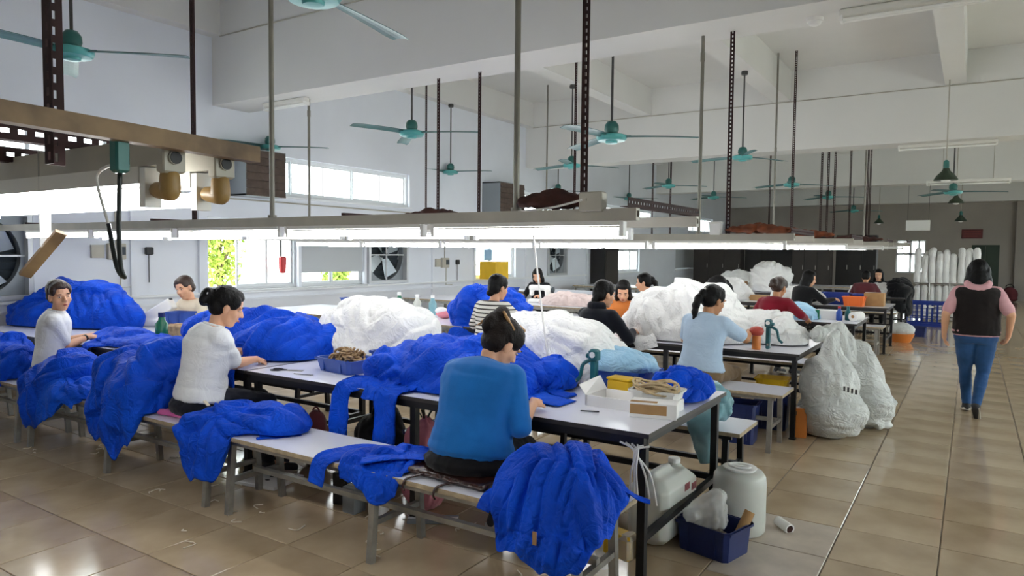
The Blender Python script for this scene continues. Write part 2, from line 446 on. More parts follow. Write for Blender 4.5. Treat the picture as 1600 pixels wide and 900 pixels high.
LOW_TOP = 2.05
ops_l = [(2.5, 3.8, 1.0, 2.0), (6.0, 7.6, 1.0, LOW_TOP), (7.66, 9.06, 1.0, LOW_TOP), (9.12, 10.2, 1.0, LOW_TOP), (12.4, 14.0, 1.0, LOW_TOP), (15.47, 16.5, 1.0, LOW_TOP), (18.85, 21.4, 1.0, 1.72), (24.7, 28.3, 1.0, 1.72),
         (7.06, 10.25, 2.42, 3.03), (13.8, 16.4, 2.42, 3.03), (18.75, 22.5, 2.42, 3.0), (26, 29, 2.42, 3.0), (2.0, 5.6, 2.42, 3.03)]
wall_open('wall_left', 'x', XW, YB, YF, 0, ZC, ops_l, .24, -1, M['wall'], 'long white plastered wall with two rows of windows on the left')
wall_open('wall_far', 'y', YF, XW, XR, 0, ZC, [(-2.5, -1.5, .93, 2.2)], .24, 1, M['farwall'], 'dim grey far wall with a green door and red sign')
wall_open('wall_right', 'x', XR, YB, YF, 0, ZC, [(y, y+3.6, 1.0, 2.7) for y in (1.2, 5.6, 10, 14.4, 18.8, 23.2)], .24, 1, M['wall'], 'unseen white wall on the aisle side with windows added for fill light')  # openings added so sky light fills the room
wall_open('wall_rear', 'y', YB, XW, XR, 0, ZC, [], .24, -1, M['wall'], 'white wall behind the viewpoint')
mb = MB(); mb.bb((XW-.24, YB-.24, ZC), (XR+.24, YF+.24, ZC+.2)); tag(mb.build('ceiling', M['ceil']), 'white concrete ceiling slab between deep beams', kind='structure')
mb = MB(); mb.bb((-60, -60, -.3), (60, 80, -.16)); tag(mb.build('ground', M['concrete']), 'pale concrete ground outside the windows', kind='structure')

# beams
bn = 0
for y in (-2.2, 6.1, 14.4, 22.7, 30.9):
    bn += 1; mb = MB(); mb.bb((XW, y, 3.6), (XR, min(y+.6, YF), ZC)); tag(mb.build('trim_%d' % bn, M['ceil']), kind='structure', label='deep white ceiling beam, number %d across the room' % bn)
ys = [YB, -2.2, -1.6, 6.1, 6.7, 14.4, 15.0, 22.7, 23.3, 30.9]
for x0, x1 in ((XW, -8.8), (-6.15, -5.85), (-3.35, -3.02), (-.5, -.19), (2.4, 2.7), (XR-.2, XR)):
    for i in range(0, len(ys), 2):
        bn += 1; mb = MB(); mb.bb((x0, ys[i], 4.54), (x1, ys[i+1], ZC)); tag(mb.build('trim_%d' % bn, M['ceil']), kind='structure')
# conduit lines where cross beams meet the deep beams
for y in (6.1, 14.4):
    bn += 1; mb = MB(); mb.tube([(XW+.2, y-.012, 4.52), (XR-.2, y-.012, 4.52)], .009, 6); tag(mb.build('trim_%d' % bn, M['cream']), kind='structure')
# dado rail, panel seams and conduit of the left wall
mb = MB(); mb.bb((XW, YB, .84), (XW+.03, YF, .87)); tag(mb.build('trim_90', M['wall']), kind='structure')
mb = MB(); mb.bb((XW, YB, .955), (XW+.05, 17.6, .985)); tag(mb.build('trim_91', M['winwhite']), kind='structure', label='white ledge running under the left windows')
for i, y in enumerate((4.9, 5.85, 10.9, 12.3, 14.4, 17.6)):
    mb = MB(); mb.bb((XW, y, 0), (XW+.035, y+.07, 2.35)); tag(mb.build('trim_%d' % (100+i), M['wall']), kind='structure')
mb = MB(); mb.tube([(XW+.02, 2, 2.33), (XW+.02, 17.5, 2.3)], .012, 6); tag(mb.build('trim_110', M['cream']), kind='structure')
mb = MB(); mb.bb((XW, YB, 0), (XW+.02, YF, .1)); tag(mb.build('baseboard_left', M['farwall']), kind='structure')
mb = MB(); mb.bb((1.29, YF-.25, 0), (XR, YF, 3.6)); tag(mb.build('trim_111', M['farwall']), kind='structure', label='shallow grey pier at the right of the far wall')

# floor with separate tiles
fl = MB(); fl.bb((XW, YB, -.16), (XR, YF, -.006)); floor = tag(fl.build('floor', M['grout']), 'glossy beige tiled floor', kind='structure')
P_ = .495
def project(p):
    q = Vector(p) - Vector((0, 0, CAM_H)); d = q.dot(_f)
    if d < .1: return None
    return 800+FPX*q.dot(_r2)/d, 450-FPX*q.dot(_u2)/d, d
tm = MB(); tm.rbox((0, 0, -.004), (P_-.007, P_-.007, .008), .0025); tile_me = tm.mesh('tile', M['tile'])
cells = []
for i in range(-18, 11):
    for j in range(-9, 64):
        cx, cy = -.09+P_*(i+.5), -.0 + P_*(j+.5) + .02
        cells.append((cx, cy))
near = []
for c in cells:
    pr = project((c[0], c[1], 0))
    if pr and -60 < pr[0] < 1660 and pr[1] < 960 and XW+.25 < c[0] < XR-.25: near.append((pr[2], c))
near.sort(); singles = {c for _, c in near[:298]}
rest = MB()
for c in cells:
    if c in singles:
        o = link('tile', tile_me, floor, (c[0], c[1], 0)); o.rotation_euler = (random.Random(str(c)).uniform(-.002, .002), random.Random(str(c)+'b').uniform(-.002, .002), 0)
        if -1.3 < c[0] < -.5 and 3.3 < c[1] < 4.4: o.data = bpy.data.meshes.get('tile_worn') or tile_me.copy(); o.data.name = 'tile_worn'; o.data.materials[0] = M['tile_pale']
    else:
        x0, x1 = max(XW, c[0]-P_/2+.0035), min(XR, c[0]+P_/2-.0035); y0, y1 = max(YB, c[1]-P_/2+.0035), min(YF, c[1]+P_/2-.0035)
        if x1 > x0 and y1 > y0: rest.bb((x0, y0, -.008), (x1, y1, 0))
tag(rest.build('tiling', M['tile'], floor), 'the many smaller-looking floor tiles farther down the hall', kind='stuff')

# ------------------------------------------------------------------ windows
wn = 0
def window(y0, y1, z0, z1, panes, label, fm='winwhite', x=XW, fr=.05, blind=None, opened=(), d=.1):
    """framed window in the left wall; panes = list of fractions"""
    global wn; wn += 1
    root = thing('window_%d' % wn, label, None); root['kind'] = 'structure'
    xm = x-d
    mb = MB()
    for a, b in (((y0, z0), (y1, z0+fr)), ((y0, z1-fr), (y1, z1)), ((y0, z0+fr), (y0+fr, z1-fr)), ((y1-fr, z0+fr), (y1, z1-fr))):
        mb.bb((xm-.035, a[0], a[1]), (xm+.035, b[0], b[1]))
    mb.build('window_frame', M[fm], root)
    mb = MB(); mb.bb((x-.2, y0-.03, z0-.03), (x+.05, y1+.03, z0)); mb.build('sill', M[fm], root)
    ya = y0+fr; W = y1-y0-2*fr; t = 0
    for i, p in enumerate(panes):
        a, b = ya+W*t, ya+W*(t+p); t += p
        s = .028; xo = xm + (.012 if i % 2 else -.012)
        if i in opened: continue
        mb = MB()
        for q, r in (((a, z0+fr), (b, z0+fr+s)), ((a, z1-fr-s), (b, z1-fr)), ((a, z0+fr+s), (a+s, z1-fr-s)), ((b-s, z0+fr+s), (b, z1-fr-s))):
            mb.bb((xo-.012, q[0], q[1]), (xo+.012, r[0], r[1]))
        sa = mb.build('sash', M[fm], root)
        mb = MB(); mb.bb((xo-.003, a+s, z0+fr+s), (xo+.003, b-s, z1-fr-s)); mb.build('pane', M['glass'], sa)
    if blind:
        mb = MB(); mb.bb((x-.05, y0+.02, blind), (x-.03, y1-.02, z1)); mb.build('blind', M['blind'], root)
    return root

window(6.0, 7.6, 1.0, LOW_TOP, [.31, .36, .33], 'sliding window with its left sash open on to green leaves', 'alu', opened=(0,))
window(7.66, 9.06, 1.0, LOW_TOP, [.5, .5], 'window half covered by a grey blind, bright strip below', 'alu', blind=1.225)
window(12.4, 14.0, 1.0, LOW_TOP, [.4, .6], 'bright window behind the yellow and blue boxes on the sill', 'winwhite')
window(18.85, 21.4, 1.0, 1.72, [.3, .28, .2, .22], 'farther bright window beside the dark tall cabinet', 'winwhite')
window(24.7, 28.3, 1.0, 1.72, [.5, .5], 'dim window at the far end of the left wall', 'winwhite', blind=1.05)
window(7.06, 10.25, 2.42, 3.03, [.13, .22, .21, .22, .22], 'high strip window of several bright panes beside the nearer slatted vent')
window(13.8, 16.4, 2.42, 3.03, [.25]*4, 'high strip window just beyond the farther slatted vent')
window(18.75, 22.5, 2.42, 3.0, [.25]*4, 'high strip window showing above the far hanging lamps')
window(26, 29, 2.42, 3.0, [.25]*4, 'last high strip window near the far wall')
window(2.0, 5.6, 2.42, 3.03, [.25]*4, 'high strip window behind the nearest lamp frame')
# far wall window
wn += 1; root = thing('window_%d' % wn, 'small bright window in the far wall beside the stack of white rolls', None); root['kind'] = 'structure'
mb = MB(); x0, x1, z0, z1 = -2.5, -1.5, .93, 2.2
for a, b in (((x0, z0), (x1, z0+.05)), ((x0, z1-.05), (x1, z1)), ((x0, z0), (x0+.05, z1)), ((x1-.05, z0), (x1, z1)), ((-2.05, z0), (-1.97, z1)), ((-1.76, z0), (-1.7, z1)), ((x0, 1.62), (x1, 1.7))):
    mb.bb((a[0], YF+.06, a[1]), (b[0], YF+.12, b[1]))
mb.build('window_frame', M['winwhite'], root)
for a, b in ((-2.45, -2.05), (-1.97, -1.76), (-1.7, -1.55)):
    for c, d in ((.98, 1.62), (1.7, 2.15)): mb = MB(); mb.bb((a, YF+.085, c), (b, YF+.092, d)); mb.build('pane', M['glass'], root)
# unseen aisle side windows, added to let in fill light: frames and glass
for y in (1.2, 5.6, 10, 14.4, 18.8, 23.2):
    wn += 1; root = thing('window_%d' % wn, 'unseen wide window added on the aisle side to let in fill light', None, group='added aisle side windows'); root['kind'] = 'structure'
    mb = MB()
    for k in range(4): mb.bb((XR+.08, y+k*1.18, 1.0), (XR+.14, y+k*1.18+.06, 2.7))
    mb.bb((XR+.08, y, 1.0), (XR+.14, y+3.6, 1.06)); mb.bb((XR+.08, y, 2.64), (XR+.14, y+3.6, 2.7)); mb.build('window_frame', M['winwhite'], root)
    mb = MB(); mb.bb((XR+.105, y, 1.0), (XR+.111, y+3.6, 2.7)); mb.build('pane', M['glass'], root)
# far door, far wall fittings
door = thing('door_1', 'dark green double door in the far wall', None, (0, 0, 0)); door['kind'] = 'structure'
mb = MB(); mb.bb((-.02, YF-.05, 0), (.03, YF, 2.02)); mb.bb((.78, YF-.05, 0), (.83, YF, 2.02)); mb.bb((.03, YF-.05, 1.97), (.78, YF, 2.02)); mb.build('door_frame', M['doorg'], door)
for a, b in ((.03, .4), (.41, .78)):
    mb = MB(); mb.bb((a, YF-.035, 0), (b, YF, 1.97)); mb.bb((a+.06, YF-.045, 1.1), (b-.06, YF-.034, 1.85)); mb.bb((a+.06, YF-.045, .12), (b-.06, YF-.034, .95)); lf = mb.build('door_leaf', M['doorg'], door)
    mb = MB(); mb.bb((b-.06 if a < .2 else a+.03, YF-.07, .98), (b-.03 if a < .2 else a+.06, YF-.036, 1.1)); mb.build('handle', M['steel'], lf)
sg = MB(); sg.bb((-.36, YF-.04, 2.26), (.3, YF-.002, 2.6)); so = tag(sg.build('wall_sign', M['signred']), 'dark red sign board high on the far wall over the green door', 'sign')
mb = MB()
for k in range(3): mb.bb((-.3, YF-.043, 2.33+k*.08), (.24-.1*(k == 0), YF-.041, 2.36+k*.08))
mb.build('lettering', mat('sign_print', '#8a3b34', .6), so)

# tree outside
def tree(x, y, h, r, seed, label):
    rnd = random.Random(seed); t = thing('tree', label, 'tree', (x, y, -.16))
    mb = MB(); mb.tube([(0, 0, 0), (.05, 0, h*.4), (-.05, .05, h*.75)], [.08, .06, .03], 7)
    for k in range(5): a = k*1.3; mb.tube([(0, 0, h*.4+k*.12), (math.cos(a)*r*.7, math.sin(a)*r*.7, h*.6+k*.2)], [.035, .012], 5)
    mb.build('trunk', M['bark'], t)
    mb = MB()
    for k in range(1500):
        d = Vector((rnd.gauss(0, 1), rnd.gauss(0, 1), rnd.gauss(0, 1))).normalized()*rnd.uniform(.3, 1); p = Vector((d.x*r, d.y*r, h*.62+d.z*h*.42))
        q = Quaternion((rnd.random()-.5, rnd.random()-.5, rnd.random()-.5, rnd.random()-.5)).normalized(); l, w = rnd.uniform(.05, .1), rnd.uniform(.02, .04)
        mb.add([p + q @ Vector(v) for v in ((-l, 0, 0), (0, -w, .01), (l, 0, 0), (0, w, .01))], [(0, 1, 2, 3)])
    tag(mb.build('foliage', M['leaf'], t), kind='stuff')
tree(-12.4, 8.5, 3.0, .5, 1, 'yellow green leafy tree outside the open window sash')
tree(-12.6, 11.75, 2.2, .35, 2, 'thin young tree outside the half blinded window')
# ------------------------------------------------------------------ tables and benches
TH, BH = .75, .48
TL = ['nearest', 'second', 'third', 'fourth', 'fifth']

def table(x0, x1, row, label, dark=True, legs=None):
    y0 = 3.1+3.25*row; y1 = y0+1.25; xc = (x0+x1)/2
    t = thing('work_table', label, 'table', (xc, y0, 0), 0, None); L = x1-x0; m = M['black'] if dark else M['steel']
    mb = MB(); mb.bb((-L/2+.003, .003, TH-.022), (L/2-.003, 1.247, TH)); mb.build('tabletop', M['top'], t)
    mb = MB()
    for a, b in (((-L/2, 0), (L/2, .003)), ((-L/2, 1.247), (L/2, 1.25)), ((-L/2, .003), (-L/2+.003, 1.247)), ((L/2-.003, .003), (L/2, 1.247))): mb.bb((a[0], a[1], TH-.023), (b[0], b[1], TH-.001))
    mb.build('edge_band', M['edged' if dark else 'edge'], t)
    mb = MB()
    for y in (.03, 1.22): mb.bb((-L/2+.03, y-.018, TH-.065), (L/2-.03, y+.018, TH-.023))
    for x in (-L/2+.045, L/2-.045): mb.bb((x-.018, .05, TH-.065), (x+.018, 1.2, TH-.023))
    mb.build('apron_frame', m, t)
    n = max(2, int(round(L/1.3))+1) if legs is None else legs
    for i in range(n):
        x = -L/2+.05+(L-.1)*i/(n-1)
        for y in (.06, 1.19):
            mb = MB(); mb.bb((x-.02, y-.02, 0.01), (x+.02, y+.02, TH-.065)); mb.bb((x-.026, y-.026, 0), (x+.026, y+.026, .014)); mb.build('leg', m, t)
        mb = MB(); mb.bb((x-.015, .08, .2), (x+.015, 1.17, .235)); mb.build('crossbar', m, t)
    mb = MB(); mb.bb((-L/2+.07, 1.175, .205), (L/2-.07, 1.205, .24)); mb.build('stretcher', m, t)
    return t

def bench(x0, x1, y0, label, dark=False, w=.43, legs=3, h=BH):
    xc = (x0+x1)/2; L = x1-x0; m = M['black'] if dark else M['steel']
    t = thing('bench', label, 'bench', (xc, y0, 0))
    mb = MB(); mb.bb((-L/2+.002, .002, h-.024), (L/2-.002, w-.002, h)); mb.build('seat_board', M['top'], t)
    mb = MB()
    for a, b in (((-L/2, 0), (L/2, .002)), ((-L/2, w-.002), (L/2, w)), ((-L/2, .002), (-L/2+.002, w-.002)), ((L/2-.002, .002), (L/2, w-.002))): mb.bb((a[0], a[1], h-.025), (b[0], b[1], h-.001))
    mb.build('edge_band', M['edge'], t)
    mb = MB()
    for y in (.04, w-.04): mb.bb((-L/2+.06, y-.012, h-.055), (L/2-.06, y+.012, h-.025))
    mb.build('seat_frame', m, t)
    for i in range(legs):
        x = -L/2+.1+(L-.2)*i/(legs-1)
        for y, o in ((.05, -.035), (w-.05, .03)):
            mb = MB(); mb.bar((x, y, h-.026), (x, y+o, 0), .036, .036, (0, 1, 0)); mb.build('leg', m, t)
        mb = MB(); mb.bb((x-.014, .05, .19), (x+.014, w-.05, .218)); mb.build('crossbar', m, t)
    mb = MB(); mb.bb((-L/2+.09, w/2-.017, .218), (L/2-.09, w/2+.017, .246)); mb.build('stretcher', m, t)
    return t

table(-4.22, -1.24, 0, 'nearest white work table with black frame, rope box on its end', legs=3)
table(-6.3, -4.24, 0, 'white work table in front of the woman with hair bun, left of the nearest one', legs=2)
table(-8.7, -6.32, 0, 'leftmost table of the nearest row, against the left wall under the big blue heap', legs=3)
table(-4.78, -1.2, 1, 'white work table of the second row under the big white heaps', legs=4)
table(-6.64, -4.8, 1, 'middle table of the second row behind the left white heap', dark=False, legs=2)
table(-8.5, -6.66, 1, 'empty white table by the left windows', dark=False, legs=3)
table(-4.9, -1.16, 2, 'third row work table carrying pale blue sheets and bottles at its end', legs=4)
table(-8.6, -4.92, 2, 'third row table with pink and pale pink cloth near the left wall', dark=False, legs=4)
table(-4.9, -1.1, 3, 'fourth row work table with an orange tray at its end', legs=4)
table(-8.6, -4.92, 3, 'fourth row table left of the one with the orange tray', dark=False, legs=4)
table(-4.9, -1.1, 4, 'fifth row work table with a black garment over its end', legs=4)
table(-8.6, -4.92, 4, 'fifth row table left of the one with the black garment', dark=False, legs=4)
table(-6.5, -2.0, 5.3, 'last long pale table before the added dark panels', dark=False, legs=4)

bench(-3.8, -1.25, 2.57, 'nearest white bench with steel legs, woman in the blue sweater on it')
bench(-6.36, -3.83, 2.57, 'white bench with steel legs under the woman with the hair bun')
bench(-8.8, -6.39, 2.57, 'white bench at the left edge under blue heaps')
bench(-3.7, -1.17, 4.42, 'low white bench with black legs behind the nearest table', dark=True)
bench(-7.9, -5.2, 4.42, 'white bench by the left wall under the woman in cream', dark=True)
bench(-3.62, -1.22, 5.83, 'white bench with grey legs under the woman in the light blue shirt')
bench(-5.4, -3.65, 5.83, 'white bench under the person in the striped top', legs=2)
bench(-4.4, -1.2, 7.68, 'far side bench of the second row under the person in orange', dark=True)
bench(-4.6, -1.2, 9.08, 'bench of the third row under the person in the red knit top', dark=True)
bench(-7.6, -4.7, 10.93, 'bench behind the table with the pink cloth')
bench(-4.6, -1.12, 12.33, 'white bench of the fourth row with white legs at its end')
bench(-4.4, -1.2, 15.58, 'bench of the fifth row under the person in maroon', dark=True)
bench(-4.2, -1.2, 17.43, 'farthest bench, behind the fifth row table')

# ------------------------------------------------------------------ hanging lamp frames
RZ0 = 1.758
def rig(y0, y1, x0, x1, label, lit=1, posts=(), pipes=(), ztop=ZC, stag=.35, z=RZ0, end=True, hb=.022):
    t = thing('hanging_lamp_frame', label, 'lamp frame', ((x0+x1)/2, (y0+y1)/2, z))
    inv = Matrix.Translation(-Vector(t.location))
    def loc(ob): ob.matrix_parent_inverse = inv; return ob
    def B(mb, name, m, par=t, smooth=None):
        o = mb.build(name, m, par, smooth)
        if par is t: o.matrix_parent_inverse = inv
        return o
    for y in (y0, y1):
        mb = MB(); mb.bb((x0, y-.022, z), (x1, y+.022, z+.018)); mb.bb((x0, y-.022, z+.018), (x1, y-.014, z+.05)); mb.bb((x0, y+.014, z+.018), (x1, y+.022, z+.05)); mb.bb((x0, y-.022, z+.05), (x1, y+.022, z+.062)); B(mb, 'rail', M['cream'])
    # perforated end bar
    mb = MB()
    if end: mb.slotted((x1-.01, y0-.1, z+.064), (x1-.01, y1+.05, z+.064), .045, (0, 0, 1)); mb.slotted((x1-.012, y0-.1, z+.065), (x1-.012, y1+.05, z+.065), .04, (-1, 0, 0)); B(mb, 'end_bar', M['rust'])
    x = x0+.9
    while x < x1-1:
        mb = MB(); mb.bb((x-.015, y0-.02, z+.063), (x+.015, y1+.02, z+.08)); B(mb, 'cross_bar', M['rust']); x += 2.2
    k = 0
    for y, o in ((y0, 0), (y1, stag)):
        x = x1-.06-o
        while x-1.24 > x0-.1:
            holder = None
            b = MB(); zz = z; b.bb((x-1.24+.03, y-.024, zz-hb), (x-.03, y+.024, zz)); bt = B(b, 'lamp_batten', M['lampw'])
            for xx in (x-1.24+.02, x-.02):
                s = MB(); s.bb((xx-.012, y-.02, zz-hb-.055), (xx+.012, y+.02, zz-.004)); s.build('lamp_socket', M['white'], bt)
            tb = MB(); tb.tube([(x-1.24+.032, y, zz-hb-.028), (x-.032, y, zz-hb-.028)], .019, 10); on = lit if not callable(lit) else lit(k)
            tb.build('lamp_tube', M['tube'] if on else M['tubeoff'], bt, smooth=60)
            x -= 1.285; k += 1
    for px, py in posts:
        mb = MB(); mb.slotted((px, py, z+.0), (px, py, ztop), .042, (1, 0, 0)); mb.slotted((px, py, z+.0), (px, py, ztop), .042, (0, 1, 0)); B(mb, 'post', M['rust'])
    for px, py in pipes:
        mb = MB(); mb.tube([(px, py, z+.02), (px, py, ztop)], .017, 8); mb.tube([(px, py, z+.062), (px, py, z+.08)], .03, 8); mb.tube([(px, py, (z+ztop)/2-.04), (px, py, (z+ztop)/2+.04)], .022, 8); B(mb, 'pipe', M['pipe'], smooth=50)
    return t, inv, B

def bundle(rg, x, y, z, L, s, m='dirt', name='rag_bundle'):
    """dusty rags lying on a rail"""
    mb = MB(); rnd = random.Random(int(x*77))
    for i in range(9):
        u = i/8-.5; mb.ell((x+u*L, y+rnd.uniform(-.04, .04), z+s*.4*(1-abs(u))), (L*.12, .07, s*(.75-abs(u))), Matrix.Rotation(rnd.uniform(-.5, .5), 3, 'Y'), 8, 6)
    me = remesh(mb, .02, 1, name, M[m], fold=lambda V: .012*billow(V*14, 3)); return link(name, me)

r0, i0, B0 = rig(.94, 1.07, -4.2, -1.55, 'nearest lamp frame, upper left, with tan end beam and twin tubes', posts=[(-1.8, .79)], stag=0, z=1.79, end=False, hb=.04)
# tan timber end beam, cross beams and big sockets of the nearest frame
mb = MB(); mb.bar((-1.45, .25, 1.847), (-1.495, 1.13, 1.832), .035, .038); B0(mb, 'end_beam', M['tan'])
for xx, zz in ((-1.95, 1.86), (-2.3, 1.845)):
    mb = MB(); mb.slotted((xx, .45, zz), (xx+.03, 1.3, zz-.01), .04, (0, 0, 1)); mb.slotted((xx, .45, zz), (xx+.03, 1.3, zz-.01), .035, (-1, 0, 0)); B0(mb, 'cross_bar', M['rust'])
for y in (.94, 1.07):
    mb = MB(); mb.rbox((-1.545, y, 1.8), (.03, .056, .06), .005); mb.lathe([(.016, 0), (.016, .004)], 12, (-1.529, y, 1.805), Matrix.Rotation(PI/2, 3, 'Y')); sk = B0(mb, 'end_socket', M['cream'])
    mb = MB(); mb.lathe([(.014, 0), (.014, .003)], 12, (-1.526, y, 1.805), Matrix.Rotation(PI/2, 3, 'Y')); mb.build('socket_hole', M['black'], sk)
    mb = MB(); mb.cone((-1.55, y, 1.765), (-1.55, y, 1.735), .022, .024, 10); mb.cone((-1.55, y, 1.73), (-1.6, y, 1.735), .023, .019, 10); mb.build('tube_holder', M['socket'], sk, smooth=True)

r1, i1, B1 = rig(3.25, 4.15, -8.7, -1.38, 'long lamp frame over the nearest row of tables', posts=[(-5.1, 3.27), (-1.70, 3.25)], pipes=[(-4.12, 3.25), (-2.09, 3.25)])
mb = MB(); mb.rbox((-1.62, 3.235, 1.855), (.13, .06, .1), .006); mb.bb((-1.665, 3.2, 1.86), (-1.64, 3.206, 1.872)); B1(mb, 'junction_box', M['cream'])
mb = MB(); mb.tube(spline([(-1.66, 3.2, 1.865), (-1.85, 3.21, 1.83), (-2.1, 3.24, 1.815), (-2.3, 3.25, 1.81)], 14), .006, 6); B1(mb, 'cable', M['cable_w'])
r2, i2, B2 = rig(6.5, 7.4, -8.7, -1.3, 'lamp frame over the second row of tables', posts=[(-5.29, 6.5), (-4.7, 6.5), (-1.9, 6.5)], pipes=[(-7.48, 6.5), (-2.15, 6.5)], z=1.72)
r3, i3, B3 = rig(9.75, 10.65, -8.7, -1.25, 'lamp frame over the third row of tables', posts=[(-5.22, 9.75), (-8.2, 9.75)], pipes=[], z=1.745)
r4, i4, B4 = rig(13.0, 13.9, -8.6, -1.15, 'lamp frame over the fourth row, mostly unlit', lit=lambda k: k > 4, posts=[(-2.68, 13.0)], pipes=[(-2.96, 13.0), (-7.6, 13.0)], z=1.76)
r5, i5, B5 = rig(16.25, 17.15, -8.6, -1.1, 'farthest lamp frame, all tubes unlit', lit=0, posts=[(-2.76, 16.25), (-2.5, 16.25), (-2.78, 17.15), (-6.55, 16.25), (-6.1, 16.25)], pipes=[(-1.9, 16.25)], z=1.8)
r6, i6, B6 = rig(19.6, 20.4, -8.6, -2.0, 'last lamp frame near the added dark panels, unlit', lit=0, posts=[(-2.65, 19.6), (-2.2, 19.6), (-2.35, 20.4), (-4.6, 19.6)], z=1.8)
for o, l in ((bundle(r1, -1.86, 3.26, RZ0+.085, .42, .09), 'dark dusty rag bundle on the nearest lamp rail beside the junction box'),
             (bundle(r1, -3.42, 4.15, RZ0+.08, .6, .08), 'dark dusty rag strip lying on the nearest lamp rail left of a grey pipe'),
             (bundle(r2, -1.62, 6.5, 1.80, .5, .08, 'rags'), 'rust brown rag bundle on the second lamp rail right of a white box'),
             (bundle(r3, -1.95, 9.75, 1.83, .8, .11, 'rags'), 'rust brown rags on the third lamp rail'),
             (bundle(r4, -1.7, 13.0, 1.84, .8, .1, 'dirt'), 'dark rags on the fourth lamp rail near its end')):
    tag(o, l, 'rags')
def rail_box(x, y, z, s, label):
    t = thing('plastic_box', label, 'box', (x, y, z)); mb = MB(); mb.rbox((0, 0, s*.5), (s, s*.7, s), .006, taper=.86); mb.build('body', M['white'], t)
    mb = MB(); mb.rbox((0, 0, s+.004), (s*1.1, s*.8, .012), .003); mb.build('rim', M['white'], t); return t
rail_box(-1.99, 6.5, 1.772, .11, 'small white plastic box on the second lamp rail')
rail_box(-2.1, 9.75, 1.802, .13, 'small white plastic box on the third lamp rail beside rust rags')

# ------------------------------------------------------------------ ceiling fans
def fan_parts(rod):
    t = bpy.data.objects.new('ceiling_fan', None); COL.objects.link(t)
    mb = MB(); mb.tube([(0, 0, .16), (0, 0, rod)], .013, 8); mb.lathe([(.05, rod-.06), (.055, rod-.03), (.05, rod)], 14); mb.build('rod', M['dgrey'], t, smooth=40)
    mb = MB(); mb.lathe([(.028, .03), (.062, .035), (.075, .07), (.07, .12), (.045, .155), (.02, .16)], 16); mb.build('motor_cap', M['teald'], t, smooth=50)
    mb = MB(); mb.lathe([(.03, -.075), (.06, -.07), (.065, -.05), (.14, -.045), (.158, -.02), (.158, .01), (.11, .025), (.03, .03)], 22); mb.build('hub', M['teal'], t, smooth=50)
    for k in range(3):
        rot = Matrix.Rotation(2*PI*k/3, 3, 'Z'); vs = []; fs = []; n = 9
        for i in range(n):
            u = i/(n-1); r = .15+u*.73; w = (.055+.025*u)*(1 if u < .96 else .8); tw = R(14-8*u)
            for j in range(5):
                s = (j/4-.5)*2; cam_ = .012*(1-s*s)
                vs.append(rot @ Vector((r, s*w*math.cos(tw), s*w*math.sin(tw)+cam_-.02*u*u)))
        m = len(vs); vs += [v-Vector((0, 0, .004)) for v in vs]
        for i in range(n-1):
            for j in range(4):
                a, b, c, d = i*5+j, i*5+j+1, i*5+j+6, i*5+j+5; fs += [(a, d, c, b), (a+m, b+m, c+m, d+m)]
        for i in range(n-1):
            for j in (0, 4): a, d = i*5+j, i*5+j+5; fs.append((a, d, d+m, a+m))
        for j in range(4):
            for i in (0, n-1): a = i*5+j; fs.append((a, a+1, a+1+m, a+m))
        mb = MB().add(vs, fs); bl = mb.build('blade', M['teal2'], t)
        mb = MB(); p, q = rot @ Vector((.1, 0, .005)), rot @ Vector((.2, 0, .005)); mb.bar(p, q, .05, .008); mb.build('blade_bracket', M['teald'], bl)
    return t
M['teal2'] = mat('teal_blade', '#4f7f80', .35, .1, var=.35, vs=4)
fans = [(-6.0, 2.84, 3.14, 37, 'nearest ceiling fan, upper left, dark blades, behind a slotted post'),
        (-3.18, 2.8, 3.05, 98, 'ceiling fan overhead at the top edge, only a teal blade showing'),
        (-6.0, 6.87, 3.09, 20, 'teal ceiling fan above the high strip window'),
        (-3.18, 6.76, 2.8, 26, 'teal ceiling fan left of a grey pipe, just beyond the first beam'),
        (-8.88, 11.35, 3.2, 12, 'small teal ceiling fan left of the farther slatted vent'),
        (-6.0, 11.13, 3.14, 48, 'teal ceiling fan behind the tall slotted post of the nearest lamp frame'),
        (-8.88, 15.77, 3.16, 50, 'small teal ceiling fan by the second high strip window'),
        (-3.18, 11.71, 3.17, 55, 'teal ceiling fan beside the right slotted post of the second lamp frame'),
        (-8.88, 20.2, 3.27, 25, 'distant pale ceiling fan by the left wall over the third lamp frame'),
        (-6.0, 15.9, 3.18, 32, 'dark ceiling fan between two thin posts in the middle distance'),
        (-3.18, 15.46, 3.05, 40, 'teal ceiling fan crossing a slotted post right of a tall grey pipe'),
        (-8.88, 6.97, 3.13, 30, 'teal ceiling fan half behind the end of the tan beam'),
        (-6.0, 19.33, 3.15, 30, 'distant teal ceiling fan left of a rust red post'),
        (-3.18, 19.9, 3.1, 20, 'distant ceiling fan behind a pair of slotted posts'),
        (-.35, 16.0, 2.83, 12, 'dark ceiling fan below the green dome lamp over the aisle'),
        (-3.18, 24.5, 3.0, 30, 'farthest ceiling fan, pale, left of the hanging white board')]
for i, (x, y, z, a, lab) in enumerate(fans):
    zt = ZC
    # rod reaches the slab, or the beam above it
    for bx0, bx1 in ((XW, -8.8), (-6.15, -5.85), (-3.35, -3.02), (-.5, -.19)):
        if bx0-.02 < x < bx1+.02: zt = 4.54
    for by in (6.1, 14.4, 22.7):
        if by-.02 < y < by+.62: zt = 3.6
    f = fan_parts(zt-z); f.location = (x, y, z); f.rotation_euler = (0, 0, R(a)); tag(f, lab, 'ceiling fan', 'teal ceiling fans')

